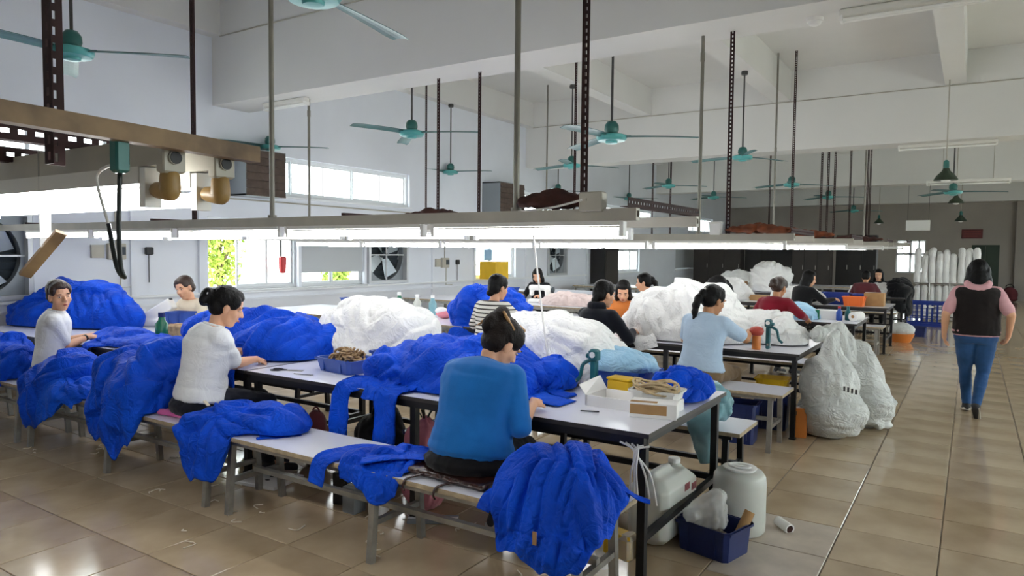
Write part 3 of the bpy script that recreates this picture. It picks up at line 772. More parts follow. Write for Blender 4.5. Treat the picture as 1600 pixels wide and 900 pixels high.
# ------------------------------------------------------------------ green dome lamps over the aisle
def dome_lamp(x, y, z, s, label, zt):
    t = thing('dome_lamp', label, 'pendant lamp', (x, y, z), 0, 'green dome lamps')
    mb = MB(); mb.lathe([(.19*s, 0), (.2*s, .01), (.15*s, .09*s), (.07*s, .17*s), (.05*s, .22*s)], 20); mb.build('shade', M['green'], t, smooth=40)
    mb = MB(); mb.lathe([(.045*s, .22*s), (.05*s, .25*s), (.045*s, .34*s), (.02*s, .37*s)], 14); mb.build('lamp_cap', M['teald'], t, smooth=40)
    mb = MB(); mb.tube([(0, 0, .37*s), (0, 0, zt-z)], .01, 6); mb.build('rod', M['cream'], t)
    mb = MB(); mb.ell((0, 0, -.005), (.08*s, .08*s, .03)); mb.build('bulb', M['tubeoff'], t, smooth=True)
dome_lamp(-.42, 14.0, 2.87, .92, 'green dome lamp nearest in the aisle, hanging below a white batten', 4.54)
dome_lamp(-.37, 20.0, 2.86, .85, 'green dome lamp second in the aisle, below the dark fan', 4.54)
dome_lamp(-.35, 27.0, 2.72, .9, 'farthest green dome lamp in the aisle above the red sign', 4.54)
dome_lamp(-2.7, 27.0, 2.68, .8, 'green dome lamp left of the hanging white board', ZC)

# battens on the beams, smoke detector
def ceiling_batten(a, b, label, drop=0, zt=3.6, twin=True):
    a, b = Vector(a), Vector(b); c = (a+b)/2
    t = thing('ceiling_batten', label, 'ceiling lamp', c, math.atan2(b.y-a.y, b.x-a.x)); L = (b-a).length
    mb = MB(); mb.rbox((0, 0, -.03), (L, .09, .06), .008); mb.build('body', M['lampw'], t)
    for y in ((-.03, .03) if twin else (0,)):
        mb = MB(); mb.tube([(-L/2+.03, y, -.085), (L/2-.03, y, -.085)], .014, 8); mb.build('lamp_tube', M['tubeoff'], t, smooth=50)
    for x in (-L/2+.015, L/2-.015):
        mb = MB(); mb.rbox((x, 0, -.075), (.022, .1, .05), .004); mb.build('lamp_socket', M['white'], t)
    if drop:
        mb = MB()
        for x in (-L*.3, L*.3): mb.tube([(x, 0, 0), (x, 0, drop)], .006, 6)
        mb.build('hanger', M['cream'], t)
ceiling_batten((-.98, 6.4, 3.598), (.42, 6.42, 3.598), 'unlit twin tube batten under the first beam at the upper right')
ceiling_batten((-9+.75, 6.4, 3.598), (-7.4, 6.4, 3.598), 'unlit twin tube batten under the first beam at the left')
ceiling_batten((-1.2, 14.7, 3.598), (.3, 14.7, 3.598), 'unlit twin tube batten under the second beam')
ceiling_batten((-.8, 16.0, 3.06), (.55, 16.05, 3.06), 'unlit batten hanging across the aisle below the second beam', drop=2.04, twin=False)
sd = thing('smoke_detector', 'round white smoke detector under the first beam', 'smoke detector', (-1.19, 6.5, 3.6))
mb = MB(); mb.lathe([(.065, -.03), (.07, 0)], 20); mb.build('base', M['white'], sd, smooth=40)
mb = MB(); mb.lathe([(.03, -.062), (.045, -.055), (.055, -.03)], 20); mb.build('sensor_cap', M['white'], sd, smooth=40)
wb = thing('hanging_board', 'blank white board hanging from the ceiling at the far end', 'sign', (-1.37, 24, 2.34))
mb = MB(); mb.rbox((0, 0, .15), (.62, .02, .3), .004); mb.build('panel', M['white'], wb)
for x in (-.27, .27): mb = MB(); mb.tube([(x, 0, .3), (x, 0, ZC-2.34)], .005, 5); mb.build('hanger', M['dgrey'], wb)

# ------------------------------------------------------------------ wall fans and vents
def exhaust(y0, y1, z0, z1, label, louvre=False):
    t = thing('exhaust_fan', label, 'exhaust fan', (XW, (y0+y1)/2, z0)); w = y1-y0; h = z1-z0; c = h/2; rr = min(w, h)*.5-.05
    mb = MB()
    for a, b in (((-w/2, 0), (w/2, .05)), ((-w/2, h-.05), (w/2, h)), ((-w/2, .05), (-w/2+.05, h-.05)), ((w/2-.05, .05), (w/2, h-.05))): mb.bb((-.2, a[0], a[1]), (.04, b[0], b[1]))
    mb.build('housing', M['alu'], t)
    # shroud ring plate
    vs = []; fs = []; n = 36
    for k in range(n):
        a = 2*PI*k/n; ca, sa = math.cos(a), math.sin(a); s = 1/max(abs(ca)/(w/2), abs(sa)/(h/2))
        vs += [(-.06, s*ca, c+s*sa), (-.06, rr*ca, c+rr*sa), (-.16, rr*ca, c+rr*sa)]
    for k in range(n):
        j = (k+1) % n; fs += [(3*k, 3*j, 3*j+1, 3*k+1), (3*k+1, 3*j+1, 3*j+2, 3*k+2)]
    MB().add(vs, fs).build('shroud', M['greybox'], t)
    mb = MB()
    for k in range(int(h/.1)): z = .08+k*.1; mb.box((-.19, 0, z), (.012, w-.1, .1), Matrix.Rotation(.5, 3, 'Y'))
    mb.bb((-.235, -w/2, 0), (-.225, w/2, h)); mb.build('shutter_and_backplate', M['fandark'], t)  # dark plate added behind the slats to block outside light
    for k in range(4):
        a = 2*PI*k/4+.5; vs = []
        for i in range(6):
            u = i/5; r = .07+u*(rr-.09); wd_ = .05+.1*u
            for s in (-1, 1): vs.append((-.12+s*.035, r*math.cos(a+s*wd_/max(r, .1)*.9), c+r*math.sin(a+s*wd_/max(r, .1)*.9)))
        m_ = len(vs); vs += [(x-.006, y, z) for x, y, z in vs]; fs = []
        for i in range(5): q = 2*i; fs += [(q, q+1, q+3, q+2), (q+m_, q+2+m_, q+3+m_, q+1+m_), (q, q+2, q+2+m_, q+m_), (q+1, q+1+m_, q+3+m_, q+3)]
        MB().add(vs, fs).build('blade', M['fanblade'], t)
    mb = MB(); mb.lathe([(.07, -.05), (.08, 0), (.06, .05), (.03, .06)], 14, (-.11, 0, c), Matrix.Rotation(PI/2, 3, 'Y')); mb.build('hub', M['fandark'], t, smooth=40)
    mb = MB(); mb.bb((-.05, -.012, .05), (-.035, .012, h-.05)); mb.bb((-.05, -w/2+.05, c-.01), (-.035, w/2-.05, c+.01)); mb.build('guard_bar', M['alu'], t)
exhaust(9.14, 10.18, 1.0, 2.03, 'large exhaust fan with silver blades right of the half blinded window')
exhaust(15.49, 16.48, 1.0, 2.03, 'exhaust fan on the left wall behind the seated person in black')
exhaust(2.72, 3.78, 1.0, 1.99, 'large exhaust fan at the left edge of the picture')
def slat_vent(y0, y1, z0, z1, d, label):
    t = thing('slatted_vent', label, 'vent', (XW, (y0+y1)/2, z0)); w = y1-y0; h = z1-z0
    mb = MB(); mb.bb((0, -w/2, 0), (d-.03, -w/2+.02, h)); mb.bb((0, w/2-.02, 0), (d-.03, w/2, h)); mb.bb((0, -w/2, h-.02), (d-.03, w/2, h)); mb.bb((0, -w/2, 0), (d-.03, w/2, .02)); mb.bb((0, -w/2+.02, .02), (.03, w/2-.02, h-.02)); mb.build('housing', M['greybox'], t)
    n = 6
    for k in range(n):
        z = h*(k+.5)/n; mb = MB(); mb.box((d-.03, 0, z), (.02, w-.03, h/n*1.02), Matrix.Rotation(-.22, 3, 'Y')); mb.build('slat', M['brown'], t)
    return t
slat_vent(6.34, 7.04, 2.36, 3.02, .42, 'brown slatted vent box on the left wall, nearer one')
slat_vent(12.62, 13.6, 2.42, 3.1, .5, 'brown slatted vent box on the left wall, farther one beyond the strip window')

# small fittings on the left wall
def switch_set(y, z, label):
    t = thing('switch_set', label, 'switch', (XW, y, z))
    mb = MB(); mb.rbox((.03, 0, .0), (.06, .22, .2), .008); mb.bb((0, -.3, -.08), (.04, -.15, .08)); mb.build('box', M['cream'], t)
    mb = MB(); mb.bb((.06, .0, -.04), (.066, .1, .06)); mb.build('dial', M['fandark'], t)
    mb = MB(); mb.tube([(.02, 0, .1), (.02, 0, .5)], .01, 6); mb.build('conduit', M['cream'], t); mb = MB(); mb.tube([(.02, .05, -.1), (.02, .05, -.45), (.02, .25, -.45)], .008, 6); mb.build('conduit', M['cream'], t)
    mb = MB(); mb.rbox((.03, .42, .01), (.05, .1, .1), .01); mb.tube([(.02, .42, -.04), (.02, .42, -.4)], .006, 6); mb.build('switch', M['black'], t)
switch_set(4.72, 1.55, 'switch boxes on the left wall near the hanging cable loop')
switch_set(11.3, 1.36, 'white switch boxes on the left wall between the fan and the poster window')
t = thing('extinguisher_box', 'red box hanging in the window near the left wall', 'extinguisher', (XW+.02, 7.22, 1.28))
mb = MB(); mb.rbox((.06, 0, .08), (.09, .11, .26), .02, taper=.8); mb.build('body', M['red'], t); mb = MB(); mb.bb((.0, -.012, .2), (.03, .012, .8)); mb.build('strap', M['dgrey'], t)
# ------------------------------------------------------------------ people
def ik(S, T, l1, l2, pole):
    S, T, pole = Vector(S), Vector(T), Vector(pole); d = T-S; L = d.length
    if L > (l1+l2)*.985: T = S+d*((l1+l2)*.985/L); d = T-S; L = d.length
    a = (l1*l1-l2*l2+L*L)/(2*L); h = math.sqrt(max(0, l1*l1-a*a)); n = d/L
    p = (pole-n*pole.dot(n)).normalized()
    return S+n*a+p*h, T

def hand(mb, wrist, d, palm, side, curl=.6, s=1.0):
    """palm + four fingers + thumb; d forward dir, palm = direction the palm faces"""
    d = Vector(d).normalized(); palm = Vector(palm); palm = (palm-d*palm.dot(d)).normalized(); lat = d.cross(palm)*side
    mb.cone(wrist, wrist+d*.035*s, .025*s, .026*s, 10)
    for i, o in enumerate((-.026, -.009, .009, .025)):
        b0 = wrist+d*.025*s+lat*o*.7*s; b1 = wrist+d*(.088-.006*abs(i-1.3))*s+lat*o*s
        mb.cone(b0, b1, .0135*s, .0115*s, 8)
        ln = (.06, .072, .067, .05)[i]*s; an = 0; p = b1; dirv = d.copy()
        for seg, f in ((.45, 1), (.3, .92), (.25, .85)):
            an += curl*(.75+.08*i); v = d*math.cos(an)+palm*math.sin(an)
            q = p+v*ln*seg; mb.cone(p, q, .0092*s*f, .0084*s*f, 8); p = q
    t0 = wrist+d*.02*s+lat*(-.022)*s*1.0; t1 = wrist+d*.055*s-lat*.045*s+palm*.012*s; t2 = t1+(d*.8-lat*.25+palm*.5).normalized()*.028*s; t3 = t2+(d*.9+palm*.5+lat*.2).normalized()*.024*s
    mb.cone(t0, t1, .015*s, .012*s, 8); mb.cone(t1, t2, .0115*s, .0105*s, 8); mb.cone(t2, t3, .0102*s, .0085*s, 8)

def head(mb, c, F, U, s=1.0, face=True):
    F, U = Vector(F).normalized(), Vector(U); U = (U-F*U.dot(F)).normalized(); X = F.cross(U)
    m = Matrix((X, F, U)).transposed()
    def at(x, y, z): return c + (X*x+F*y+U*z)*s
    mb.ell(at(0, -.012, .03), (.073*s, .09*s, .083*s), m, 16, 11)
    mb.ell(at(0, .022, -.032), (.058*s, .06*s, .078*s), m, 14, 9)
    mb.ell(at(0, .045, -.085), (.032*s, .03*s, .026*s), m, 10, 7)
    for sx in (-1, 1):
        mb.ell(at(.04*sx, .045, -.025), (.024*s, .026*s, .03*s), m, 8, 6)
        mb.ell(at(.071*sx, -.004, -.012), (.009*s, .018*s, .031*s), m, 8, 6)
        mb.ell(at(.031*sx, .071, .022), (.022*s, .012*s, .009*s), m, 8, 6)
    mb.cone(at(0, .079, .008), at(0, .096, -.024), .008*s, .0115*s, 8)
    for sx in (-1, 1): mb.ell(at(.011*sx, .087, -.027), (.008*s, .01*s, .007*s), m, 8, 6)
    mb.ell(at(0, .079, -.056), (.021*s, .012*s, .008*s), m, 8, 6)
    return m, at

def hair_mb(kind, at, m, s):
    h = MB()
    E_ = lambda x, y, z, a, b, c_: h.ell(at(x, y, z), (a*s, b*s, c_*s), m, 14, 9)
    E_(0, -.03, .043, .083, .09, .088); E_(0, -.052, -.005, .077, .06, .07)
    if kind in ('bun', 'twist'):
        E_(0, .012, .078, .064, .062, .044); E_(.05, .02, .045, .03, .045, .05); E_(-.05, .02, .045, .03, .045, .05)
        if kind == 'bun':
            E_(0, -.13, .03, .05, .042, .05); E_(.03, -.14, .0, .03, .03, .032); E_(-.025, -.135, -.015, .032, .03, .03)
        else: E_(0, -.118, .045, .035, .04, .06); E_(0, -.095, .1, .04, .045, .05)
    elif kind == 'pony':
        E_(0, .012, .078, .064, .06, .044); E_(.05, .01, .04, .03, .045, .055); E_(-.05, .01, .04, .03, .045, .055)
        for i, (y, z, r) in enumerate(((-.125, .02, .036), (-.15, -.03, .038), (-.155, -.08, .036), (-.15, -.13, .03), (-.142, -.165, .018))): E_(0, y, z, r, r*.9, .045)
    elif kind == 'low':
        E_(0, .012, .078, .064, .06, .044); E_(.052, .012, .04, .028, .042, .055); E_(-.052, .012, .04, .028, .042, .055); E_(0, -.085, -.062, .042, .035, .035)
    elif kind == 'bob':
        E_(0, .012, .08, .066, .062, .045)
        for sx in (-1, 1):
            E_(.066*sx, -.01, .0, .026, .06, .085); E_(.07*sx, -.03, -.09, .032, .05, .08)
        E_(0, -.07, -.07, .085, .05, .1); E_(.04, -.07, -.14, .045, .04, .06); E_(-.04, -.07, -.14, .045, .04, .06)
    elif kind == 'long':
        E_(0, .0, .08, .074, .07, .045)
        for k in range(6):
            z = -.02-.035*k; w = .086+.006*k; h.ell(at(0, -.058, z), (w*s, (.058)*s, .05*s), m, 14, 8)
        for sx in (-1, 1): E_(.075*sx, -.02, -.02, .028, .06, .09); E_(.085*sx, -.03, -.1, .03, .05, .08)
    elif kind == 'tiedback':
        E_(0, .016, .08, .064, .06, .042); E_(.055, .02, .05, .024, .04, .045); E_(-.055, .02, .05, .024, .04, .045); E_(0, -.11, -.02, .03, .03, .04)
    else: E_(0, .012, .078, .066, .062, .046); E_(.055, .01, .04, .026, .045, .05); E_(-.055, .01, .04, .026, .045, .05)
    return h

def person(name_label, loc, face, top, trous, skin='skin', hair='hair', style='bun', lean=18, hunch=1.0, twist=0, hy=0, hp=-25, ht=0,
           hands=None, sleeve=.55, girth=1.0, s=1.0, voxel=.009, legs=None, hip=(0, 0, .575), seat=True, collar=None, hem=-.07, poles=None,
           curl=(.5, .5), shirt_fold=.006, extra=None, fcol=True, hips=1.0, arms_free=False, shoes='sneaker', palms=None, hs=1.09):
    t = thing('person', name_label, 'person', loc, face)
    hip = Vector(hip); skm = M[skin]
    # spine
    pts = []; ang = []; p = hip.copy(); n = 12; Ls = .5*s
    for i in range(n+1):
        u = i/n; a = R(lean)*(.35+.75*u*hunch)
        pts.append(p.copy()); ang.append(a); p = p + Vector((0, math.sin(a), math.cos(a)))*(Ls/n)
    tw = R(twist)
    def sec(u):
        i = min(max(u, 0)*n, n-1e-6); k = int(i); f_ = i-k; c = pts[k].lerp(pts[k+1], f_); a = ang[k]*(1-f_)+ang[k+1]*f_
        if u < 0: c = pts[0]+Vector((0, 0, Ls*u)); a = ang[0]
        q = Matrix.Rotation(tw*max(0, min(1, u)), 3, 'Z')
        return c, q @ Vector((1, 0, 0)), q @ Vector((0, math.cos(a), -math.sin(a)))
    prof = [(-.2, .15*hips, .1), (-.1, .168*hips, .118), (.03, .172*hips, .12), (.2, .152, .112), (.38, .142, .104), (.56, .15, .11), (.72, .158, .112), (.84, .158, .1), (.92, .128, .078), (.97, .08, .058)]
    g = girth
    def torso(u0, u1, gr, off):
        out = []
        for u, rx, ry in prof:
            if u0-1e-6 <= u <= u1+1e-6: c, X, Y = sec(u); out.append((c, X, Y, rx*gr*s+off, ry*gr*s+off))
        return out
    c1, X1, Y1 = sec(.86)
    sh = {sd: c1 + X1*(.155*sd*(1+.35*(g-1)))*s - Y1*.0 + Vector((0, 0, -.01)) for sd in (-1, 1)}
    nb, _, Yn = sec(.95); nk = nb + (Vector((0, math.sin(ang[-1]*.7+.12), math.cos(ang[-1]*.7+.12))))*.062*s
    Rh = Matrix.Rotation(R(hy)+tw, 3, 'Z'); F0 = Rh @ Vector((0, math.cos(R(hp)), math.sin(R(hp)))); Uh = Rh @ Vector((math.sin(R(ht))*1, -math.sin(R(hp))*math.cos(R(ht)), math.cos(R(hp))*math.cos(R(ht))))
    hc = nk + Uh*.086*s + F0*.034*s
    body = MB(); body.loft(torso(-.2, .97, g*.94, -.006), 18)
    m, at = head(body, hc, F0, Uh, s*hs)
    body.cone(nb-Vector((0, 0, .03)), nk+F0*.004, .052*s, .047*s); body.cone(nk, hc-Uh*.05*s-F0*.01*s, .047*s, .046*s)
    # arms
    el = {}; wr = {}; U1, U2 = .265*s, .235*s
    for sd in (-1, 1):
        T = (hands or {}).get(sd); T = Vector(T) if T else Vector((.16*sd, .42, .8))
        pole = Vector((poles or {}).get(sd, (.55*sd, -.35, -.75)))
        e, w = ik(sh[sd], T, U1, U2, pole); el[sd], wr[sd] = e, w
        body.cone(sh[sd], e, .046*s*g**.5, .038*s*g**.5); body.cone(e, e.lerp(w, .3), .039*s, .038*s); body.cone(e.lerp(w, .3), w, .038*s, .0245*s)
        pd = Vector((palms or {}).get(sd, (-.25*sd, .1, -1))); hand(body, w, (w-e).normalized()*.75+Vector((-.12*sd, .25, -.1)), pd, sd, curl[0 if sd < 0 else 1], s*.98)
    # legs
    lg = legs or {sd: ((.095*sd, .42, .53), (.1*sd, .42, .09), (.1*sd, .56, .045)) for sd in (-1, 1)}
    tr = MB(); tr.loft(torso(-.2, .2, g, .006), 18)
    if seat: tr.ell(hip+Vector((0, -.03, -.03)), (.185*hips*g*s, .135*g*s, .085*s), None, 16, 9)
    for sd in (-1, 1):
        k, a, toe = (Vector(v) for v in lg[sd]); h0 = hip+Vector((.085*sd*s, 0, -.02))
        body.cone(h0, k, .078*s, .052*s); body.cone(k, k.lerp(a, .35), .05*s, .052*s); body.cone(k.lerp(a, .35), a, .052*s, .033*s)
        body.cone(a, toe, .032*s, .026*s)
        tr.cone(h0, h0.lerp(k, .5), .095*g*s, .08*s*g); tr.cone(h0.lerp(k, .5), k, .08*s*g, .062*s); tr.cone(k, k.lerp(a, .35), .06*s, .06*s); tr.cone(k.lerp(a, .35), a.lerp(k, .06), .06*s, .045*s)
    bm_ = remesh(body, voxel, 3, 'body', skm); link('body', bm_, t)
    tz = lambda V: shirt_fold*.8*billow(V*np.array([9, 9, 16.]), 21)
    link('trousers', remesh(tr, voxel*1.3, 4, 'trousers', M[trous], tz), t)
    for sd in (-1, 1):
        k, a, toe = (Vector(v) for v in lg[sd]); dd = (toe-a); dd = Vector((dd.x, dd.y, dd.z)).normalized()
        hb = MB(); b0 = a-dd*.03*s; up = Vector((0, 0, 1)) if abs(dd.z) < .8 else Vector((0, 1, 0))
        hb.cone(b0-up*.03*s, toe+dd*.04*s, .042*s, .034*s); hb.cone(a, b0-up*.03*s, .045*s, .042*s)
        so = link('shoe', remesh(hb, .012, 2, 'shoe', M[shoes]), t)
        sb = MB(); q = b0-up*.055*s; w_ = toe+dd*.055*s-up*.022*s; sb.bar(q-dd*.035*s, w_, .074*s, .024*s); sb.build('sole', M['sole'], so)
    # shirt
    st = MB(); st.loft(torso(hem if hem > -.1 else -.1, .97, g*1.03, .016), 22)
    c_, X_, Y_ = sec(hem); st.loft([(c_, X_, Y_, .178*hips*g*s, .13*g*s), (sec(.1)[0], X_, Y_, .172*g*s, .128*g*s)], 20)
    for sd in (-1, 1):
        st.cone(sh[sd]-X1*.03*sd, sh[sd], .068*s*g**.5, .064*s*g**.5)
        tot = U1+U2; cut = sleeve*tot
        if cut <= U1: st.cone(sh[sd], sh[sd].lerp(el[sd], cut/U1), .064*s*g**.6, .058*s*g**.6)
        else: st.cone(sh[sd], el[sd], .064*s*g**.6, .052*s*g**.5); st.cone(el[sd], el[sd].lerp(wr[sd], (cut-U1)/U2), .052*s*g**.5, .04*s)
    sz = lambda V: 1.5*shirt_fold*(.7*billow(np.stack([V[:, 0]*3.5+V[:, 2]*2.5, V[:, 1]*3.5, V[:, 2]*11], 1)+.5*pvec(V*3.2, 4), int(loc[0]*10) % 13, 1)+.5*pnoise(V*9, 5))
    link('shirt', remesh(st, voxel*1.15, 12, 'shirt', M[top], sz), t)
    # hair, face
    hm = remesh(hair_mb(style, at, m, s*hs), max(.008, voxel), 3, 'hair', M[hair], lambda V: .004*billow(V*np.array([40, 40, 18.]), 9)); ho = link('hair', hm, t)
    if fcol:
        for sx in (-1, 1):
            e_ = MB(); e_.ell(at(.031*sx, .0715, .004), (.0118*s*hs, .0075*s*hs, .0042*s*hs), m, 10, 7); eo = e_.build('eye', M['eyew'], t, smooth=True)
            e_ = MB(); e_.ell(at(.031*sx, .0765, .004), (.006*s*hs, .0034*s*hs, .0046*s*hs), m, 8, 6); e_.build('iris', M['iris'], eo, smooth=True)
            b_ = MB(); b_.ell(at(.032*sx, .081, .027), (.018*s, .005*s, .0035*s), m, 8, 6); b_.build('eyebrow', M['hair'], t, smooth=True)
        l_ = MB(); l_.ell(at(0, .0885, -.053), (.019*s, .005*s, .0035*s), m, 8, 6); l_.ell(at(0, .0875, -.06), (.016*s, .006*s, .0045*s), m, 8, 6); l_.build('mouth', M['lip'], t, smooth=True)
    if collar:
        cb = MB(); n_ = 20; ring = []
        for k in range(n_+1):
            a = 2*PI*k/n_; ring.append(nb + X1*math.cos(a)*.066*s + Yn*math.sin(a)*.06*s + Vector((0, 0, .012)))
        cb.tube(ring, .011*s, 8); cb.build('collar', M[collar], t, smooth=True)
    return dict(t=t, at=at, m=m, sec=sec, sh=sh, el=el, wr=wr, hc=hc, nb=nb, F=F0, U=Uh, s=s)

def W2L(loc, face, p):
    """world point to the person's own frame"""
    return Matrix.Rotation(-face, 3, 'Z') @ (Vector(p)-Vector((loc[0], loc[1], 0)))

def seated(label, x, y, face_deg, hands_w=None, **k):
    loc = (x, y, 0); f = R(face_deg)
    hd = {sd: W2L(loc, f, p) for sd, p in hands_w.items()} if hands_w else None
    return person(label, loc, f, hands=hd, **k)

def hair_clip(P, x, y, z, r, m, name='hair_clip'):
    mb = MB()
    for a in (-1, 0, 1): mb.ell(P['at'](x+a*.012, y, z+abs(a)*.008), (r, r*.6, r), P['m'], 8, 6)
    mb.build(name, M[m], P['t'], smooth=True)

YS = 2.79   # where people sit on the nearest row of benches
# woman in the blue sweater
P4 = seated('person in a cobalt blue sweater with streaked pinned-up hair, seen from behind', -2.1, 2.86, 3, {1: (-1.9, 3.14, .80), -1: (-2.2, 3.2, .80)},
            top='sweater', trous='blackc', hair='hairh', style='twist', lean=23, hunch=1.4, hy=-30, hp=-40, sleeve=.70, girth=1.36, hips=1.0, voxel=.0068, s=.97, hs=1.17, collar='sweater', hem=-.05, poles={1: (.35, -.5, -.9), -1: (-.4, -.4, -.8)}, shirt_fold=.007, curl=(.5, .55))
a_ = P4['at']; hb = MB()
for k in range(5): hb.cone(a_(-.03+.016*k, -.075-.01*k, .125-.003*k), a_(.012+.014*k, .045-.02*k, .119-.012*k), .009, .012, 8)
for k in range(3): hb.cone(a_(.02-.01*k, -.105, .11-.01*k), a_(.0-.02*k, -.155, .05-.03*k), .009, .006, 8)
link('hair_streak', remesh(hb, .007, 2, 'hair_streak', M['blond'], lambda V: .003*billow(V*40, 5)), P4['t'])
# woman in white with a bun
P2 = seated('person in a white T-shirt with a black hair bun, seen from behind', -4.36, 2.84, -22, {1: (-4.34, 3.25, .80), -1: (-4.6, 3.4, .82)},
            top='tee', trous='navy', style='bun', lean=14, hunch=1.25, hy=-14, hp=-22, sleeve=.42, girth=1.22, hips=1.05, voxel=.0072, collar='tee', hem=-.06, poles={1: (.4, -.4, -.9)}, s=1.05, shirt_fold=.008)
hair_clip(P2, .035, -.135, .035, .008, 'paper')
# girl at the left turned to us
P1 = seated('young person in a white T-shirt at the far left, looking at the camera', -6.52, 2.86, -30, {1: (-6.5, 3.15, .81), -1: (-6.62, 3.28, .81)},
            top='tee', trous='navy', hair='hairb', style='tiedback', lean=9, hunch=1.2, hy=-62, hp=-6, ht=6, sleeve=.4, girth=1.0, voxel=.0075, collar='tee', hem=-.06, s=1.0, poles={1: (.35, -.3, -1), -1: (-.4, -.3, -.8)})
w_, e_ = P1['wr'][1], P1['el'][1]; d_ = (w_-e_).normalized(); mb = MB(); mb.tube([w_-d_*.03, w_-d_*.012], .029, 14); mb.build('wrist_band', M['black'], P1['t'])
# woman near the wall facing us
seated('person in a cream blouse by the left wall, head tilted, facing the camera', -7.17, 4.62, 186, {1: (-7.1, 4.25, .8), -1: (-6.9, 4.3, .8)}, top='cream_c', trous='navy', hair='hairb', style='tiedback', lean=10, hy=10, hp=-16, ht=12, sleeve=.5, voxel=.0085, s=.98)
# second row
YT = 6.06
seated('person in a black and white striped top, seen from behind', -4.2, YT, -6, {1: (-3.9, 6.5, .82), -1: (-4.5, 6.45, .82)}, top='stripe', trous='blackc', style='low', lean=8, hy=-14, hp=-12, sleeve=.82, girth=1.1, voxel=.009, s=1.05)
P = seated('person in a navy jacket with dark hair, seen from behind between the white heaps', -3.0, YT, -14, {1: (-2.74, 6.38, .84), -1: (-3.0, 6.55, .84)}, top='navy', trous='blackc', style='low', lean=12, hy=-20, hp=-10, sleeve=.95, girth=1.14, voxel=.009, s=1.02, collar='navy', poles={1: (.6, -.4, -.6)})
hb = MB()
for k in range(7): a = PI*(.1+.8*k/6); hb.ell(P['nb']+Vector((math.cos(a)*.075, -.055*math.sin(a)-.015, .03)), (.04, .035, .05))
link('hood', remesh(hb, .01, 3, 'hood', M['navy']), P['t'])
P8 = seated('person in a pale blue polo shirt and khaki trousers with a ponytail, seen from behind', -1.96, YT, -14, {1: (-1.66, 6.5, .9), -1: (-2.1, 6.55, .84)}, top='lbshirt', trous='khaki', skin='skin2', style='pony', lean=15, hy=-20, hp=-18, sleeve=.4, girth=1.12, hips=1.08, voxel=.0085, s=1.02, collar='lbshirt', hem=-.02, poles={1: (.8, -.3, -.7)})
hair_clip(P8, .0, -.125, .055, .01, 'paper')
seated('person in orange seated across the white heap, head bowed', -3.5, 7.92, 190, {1: (-3.5, 7.5, .82), -1: (-3.2, 7.5, .82)}, top='orangec', trous='navy', style='bob', lean=16, hy=10, hp=-30, sleeve=.6, voxel=.011, s=.97)
seated('person with long dark hair just right of the one in orange, turned to the left', -3.72, 9.3, 80, None, top='whitec', trous='navy', style='pony', lean=12, hy=30, hp=-10, sleeve=.5, voxel=.011, s=1.0)
seated('person in white with a pale hairband, face turned left, behind the white heaps', -2.33, 7.98, 140, {1: (-2.5, 7.5, .86), -1: (-2.2, 7.5, .86)}, top='whitec', trous='navy', style='pony', lean=6, hy=0, hp=-14, sleeve=.6, voxel=.011, s=1.04)
seated('person in a dark red knit top bending over the heap, seen from behind', -2.1, 9.32, -12, {1: (-1.72, 9.45, .8), -1: (-2.3, 9.7, .82)}, top='redk', trous='blackc', skin='skin2', hair='hairb', style='bun', lean=14, hy=-10, hp=-18, sleeve=.95, girth=1.12, voxel=.011, s=1.0, poles={1: (.7, -.5, -.4)})
seated('person in black by the left wall with dark head scarf, facing the camera', -6.6, 11.12, 186, {1: (-6.75, 10.75, .82), -1: (-6.4, 10.75, .82)}, top='blackc', trous='blackc', style='bob', lean=14, hy=8, hp=-26, sleeve=.95, voxel=.012, s=1.0)
seated('person in black stretching an arm to the right, distant middle', -2.4, 12.58, -38, {1: (-1.9, 12.8, .86), -1: (-2.2, 13.0, .84)}, top='blackc', trous='blackc', style='bob', lean=16, hy=-30, hp=-15, sleeve=.97, girth=1.15, voxel=.013, s=1.03)
seated('person in a maroon vest over grey seen from behind, distant right', -1.8, 15.85, 0, {1: (-1.6, 16.25, .82), -1: (-2.0, 16.25, .82)}, top='maroon', trous='blackc', skin='skin2', style='short', lean=16, hp=-22, sleeve=.5, girth=1.2, voxel=.014, s=.97)
seated('person in black with a pale face, facing us beyond the one in maroon', -1.72, 17.62, 182, {1: (-1.9, 17.2, .82), -1: (-1.5, 17.2, .82)}, top='blackc', trous='blackc', style='long', lean=10, hp=-12, sleeve=.95, voxel=.014, s=.97)
# woman walking away
lw = {-1: ((-.075, .1, .45), (-.05, .16, .08), (-.06, .3, .035)), 1: ((.075, .06, .44), (.02, -.2, .13), (.03, -.12, .03))}
PW = person('person walking away down the aisle in black vest, pink shirt and jeans', (.06, 8.43, 0), R(1), 'pinkshirt', 'jeans', style='long', lean=4, hunch=.8, hp=-8, hands={1: (.27, .02, .83), -1: (-.27, -.0, .80)}, sleeve=.42, girth=1.14, hips=1.0, s=.98, voxel=.0085,
            legs=lw, hip=(0, 0, .83), seat=False, hem=-.06, poles={1: (.6, -1, 0), -1: (-.6, -1, 0)}, palms={1: (-1, 0, 0), -1: (1, 0, 0)}, curl=(.35, .6), fcol=False)
vb = MB(); secv = []
for u, rx, ry in ((-.03, .19, .142), (.1, .19, .145), (.3, .186, .142), (.5, .19, .145), (.68, .196, .148), (.8, .2, .14), (.88, .195, .12), (.94, .16, .09)):
    c, X, Y = PW['sec'](u); secv.append((c, X, Y, rx*1.1, ry*1.1))
vb.loft(secv, 22); link('vest', remesh(vb, .011, 4, 'vest', M['vest'], lambda V: .005*billow(V*9, 8)), PW['t'])
hb = MB()
for k in range(9): a = PI*k/8; hb.ell(PW['nb']+Vector((math.cos(a)*.085, -.07*math.sin(a)-.035, .03-.045*math.sin(a))), (.038, .035, .045))
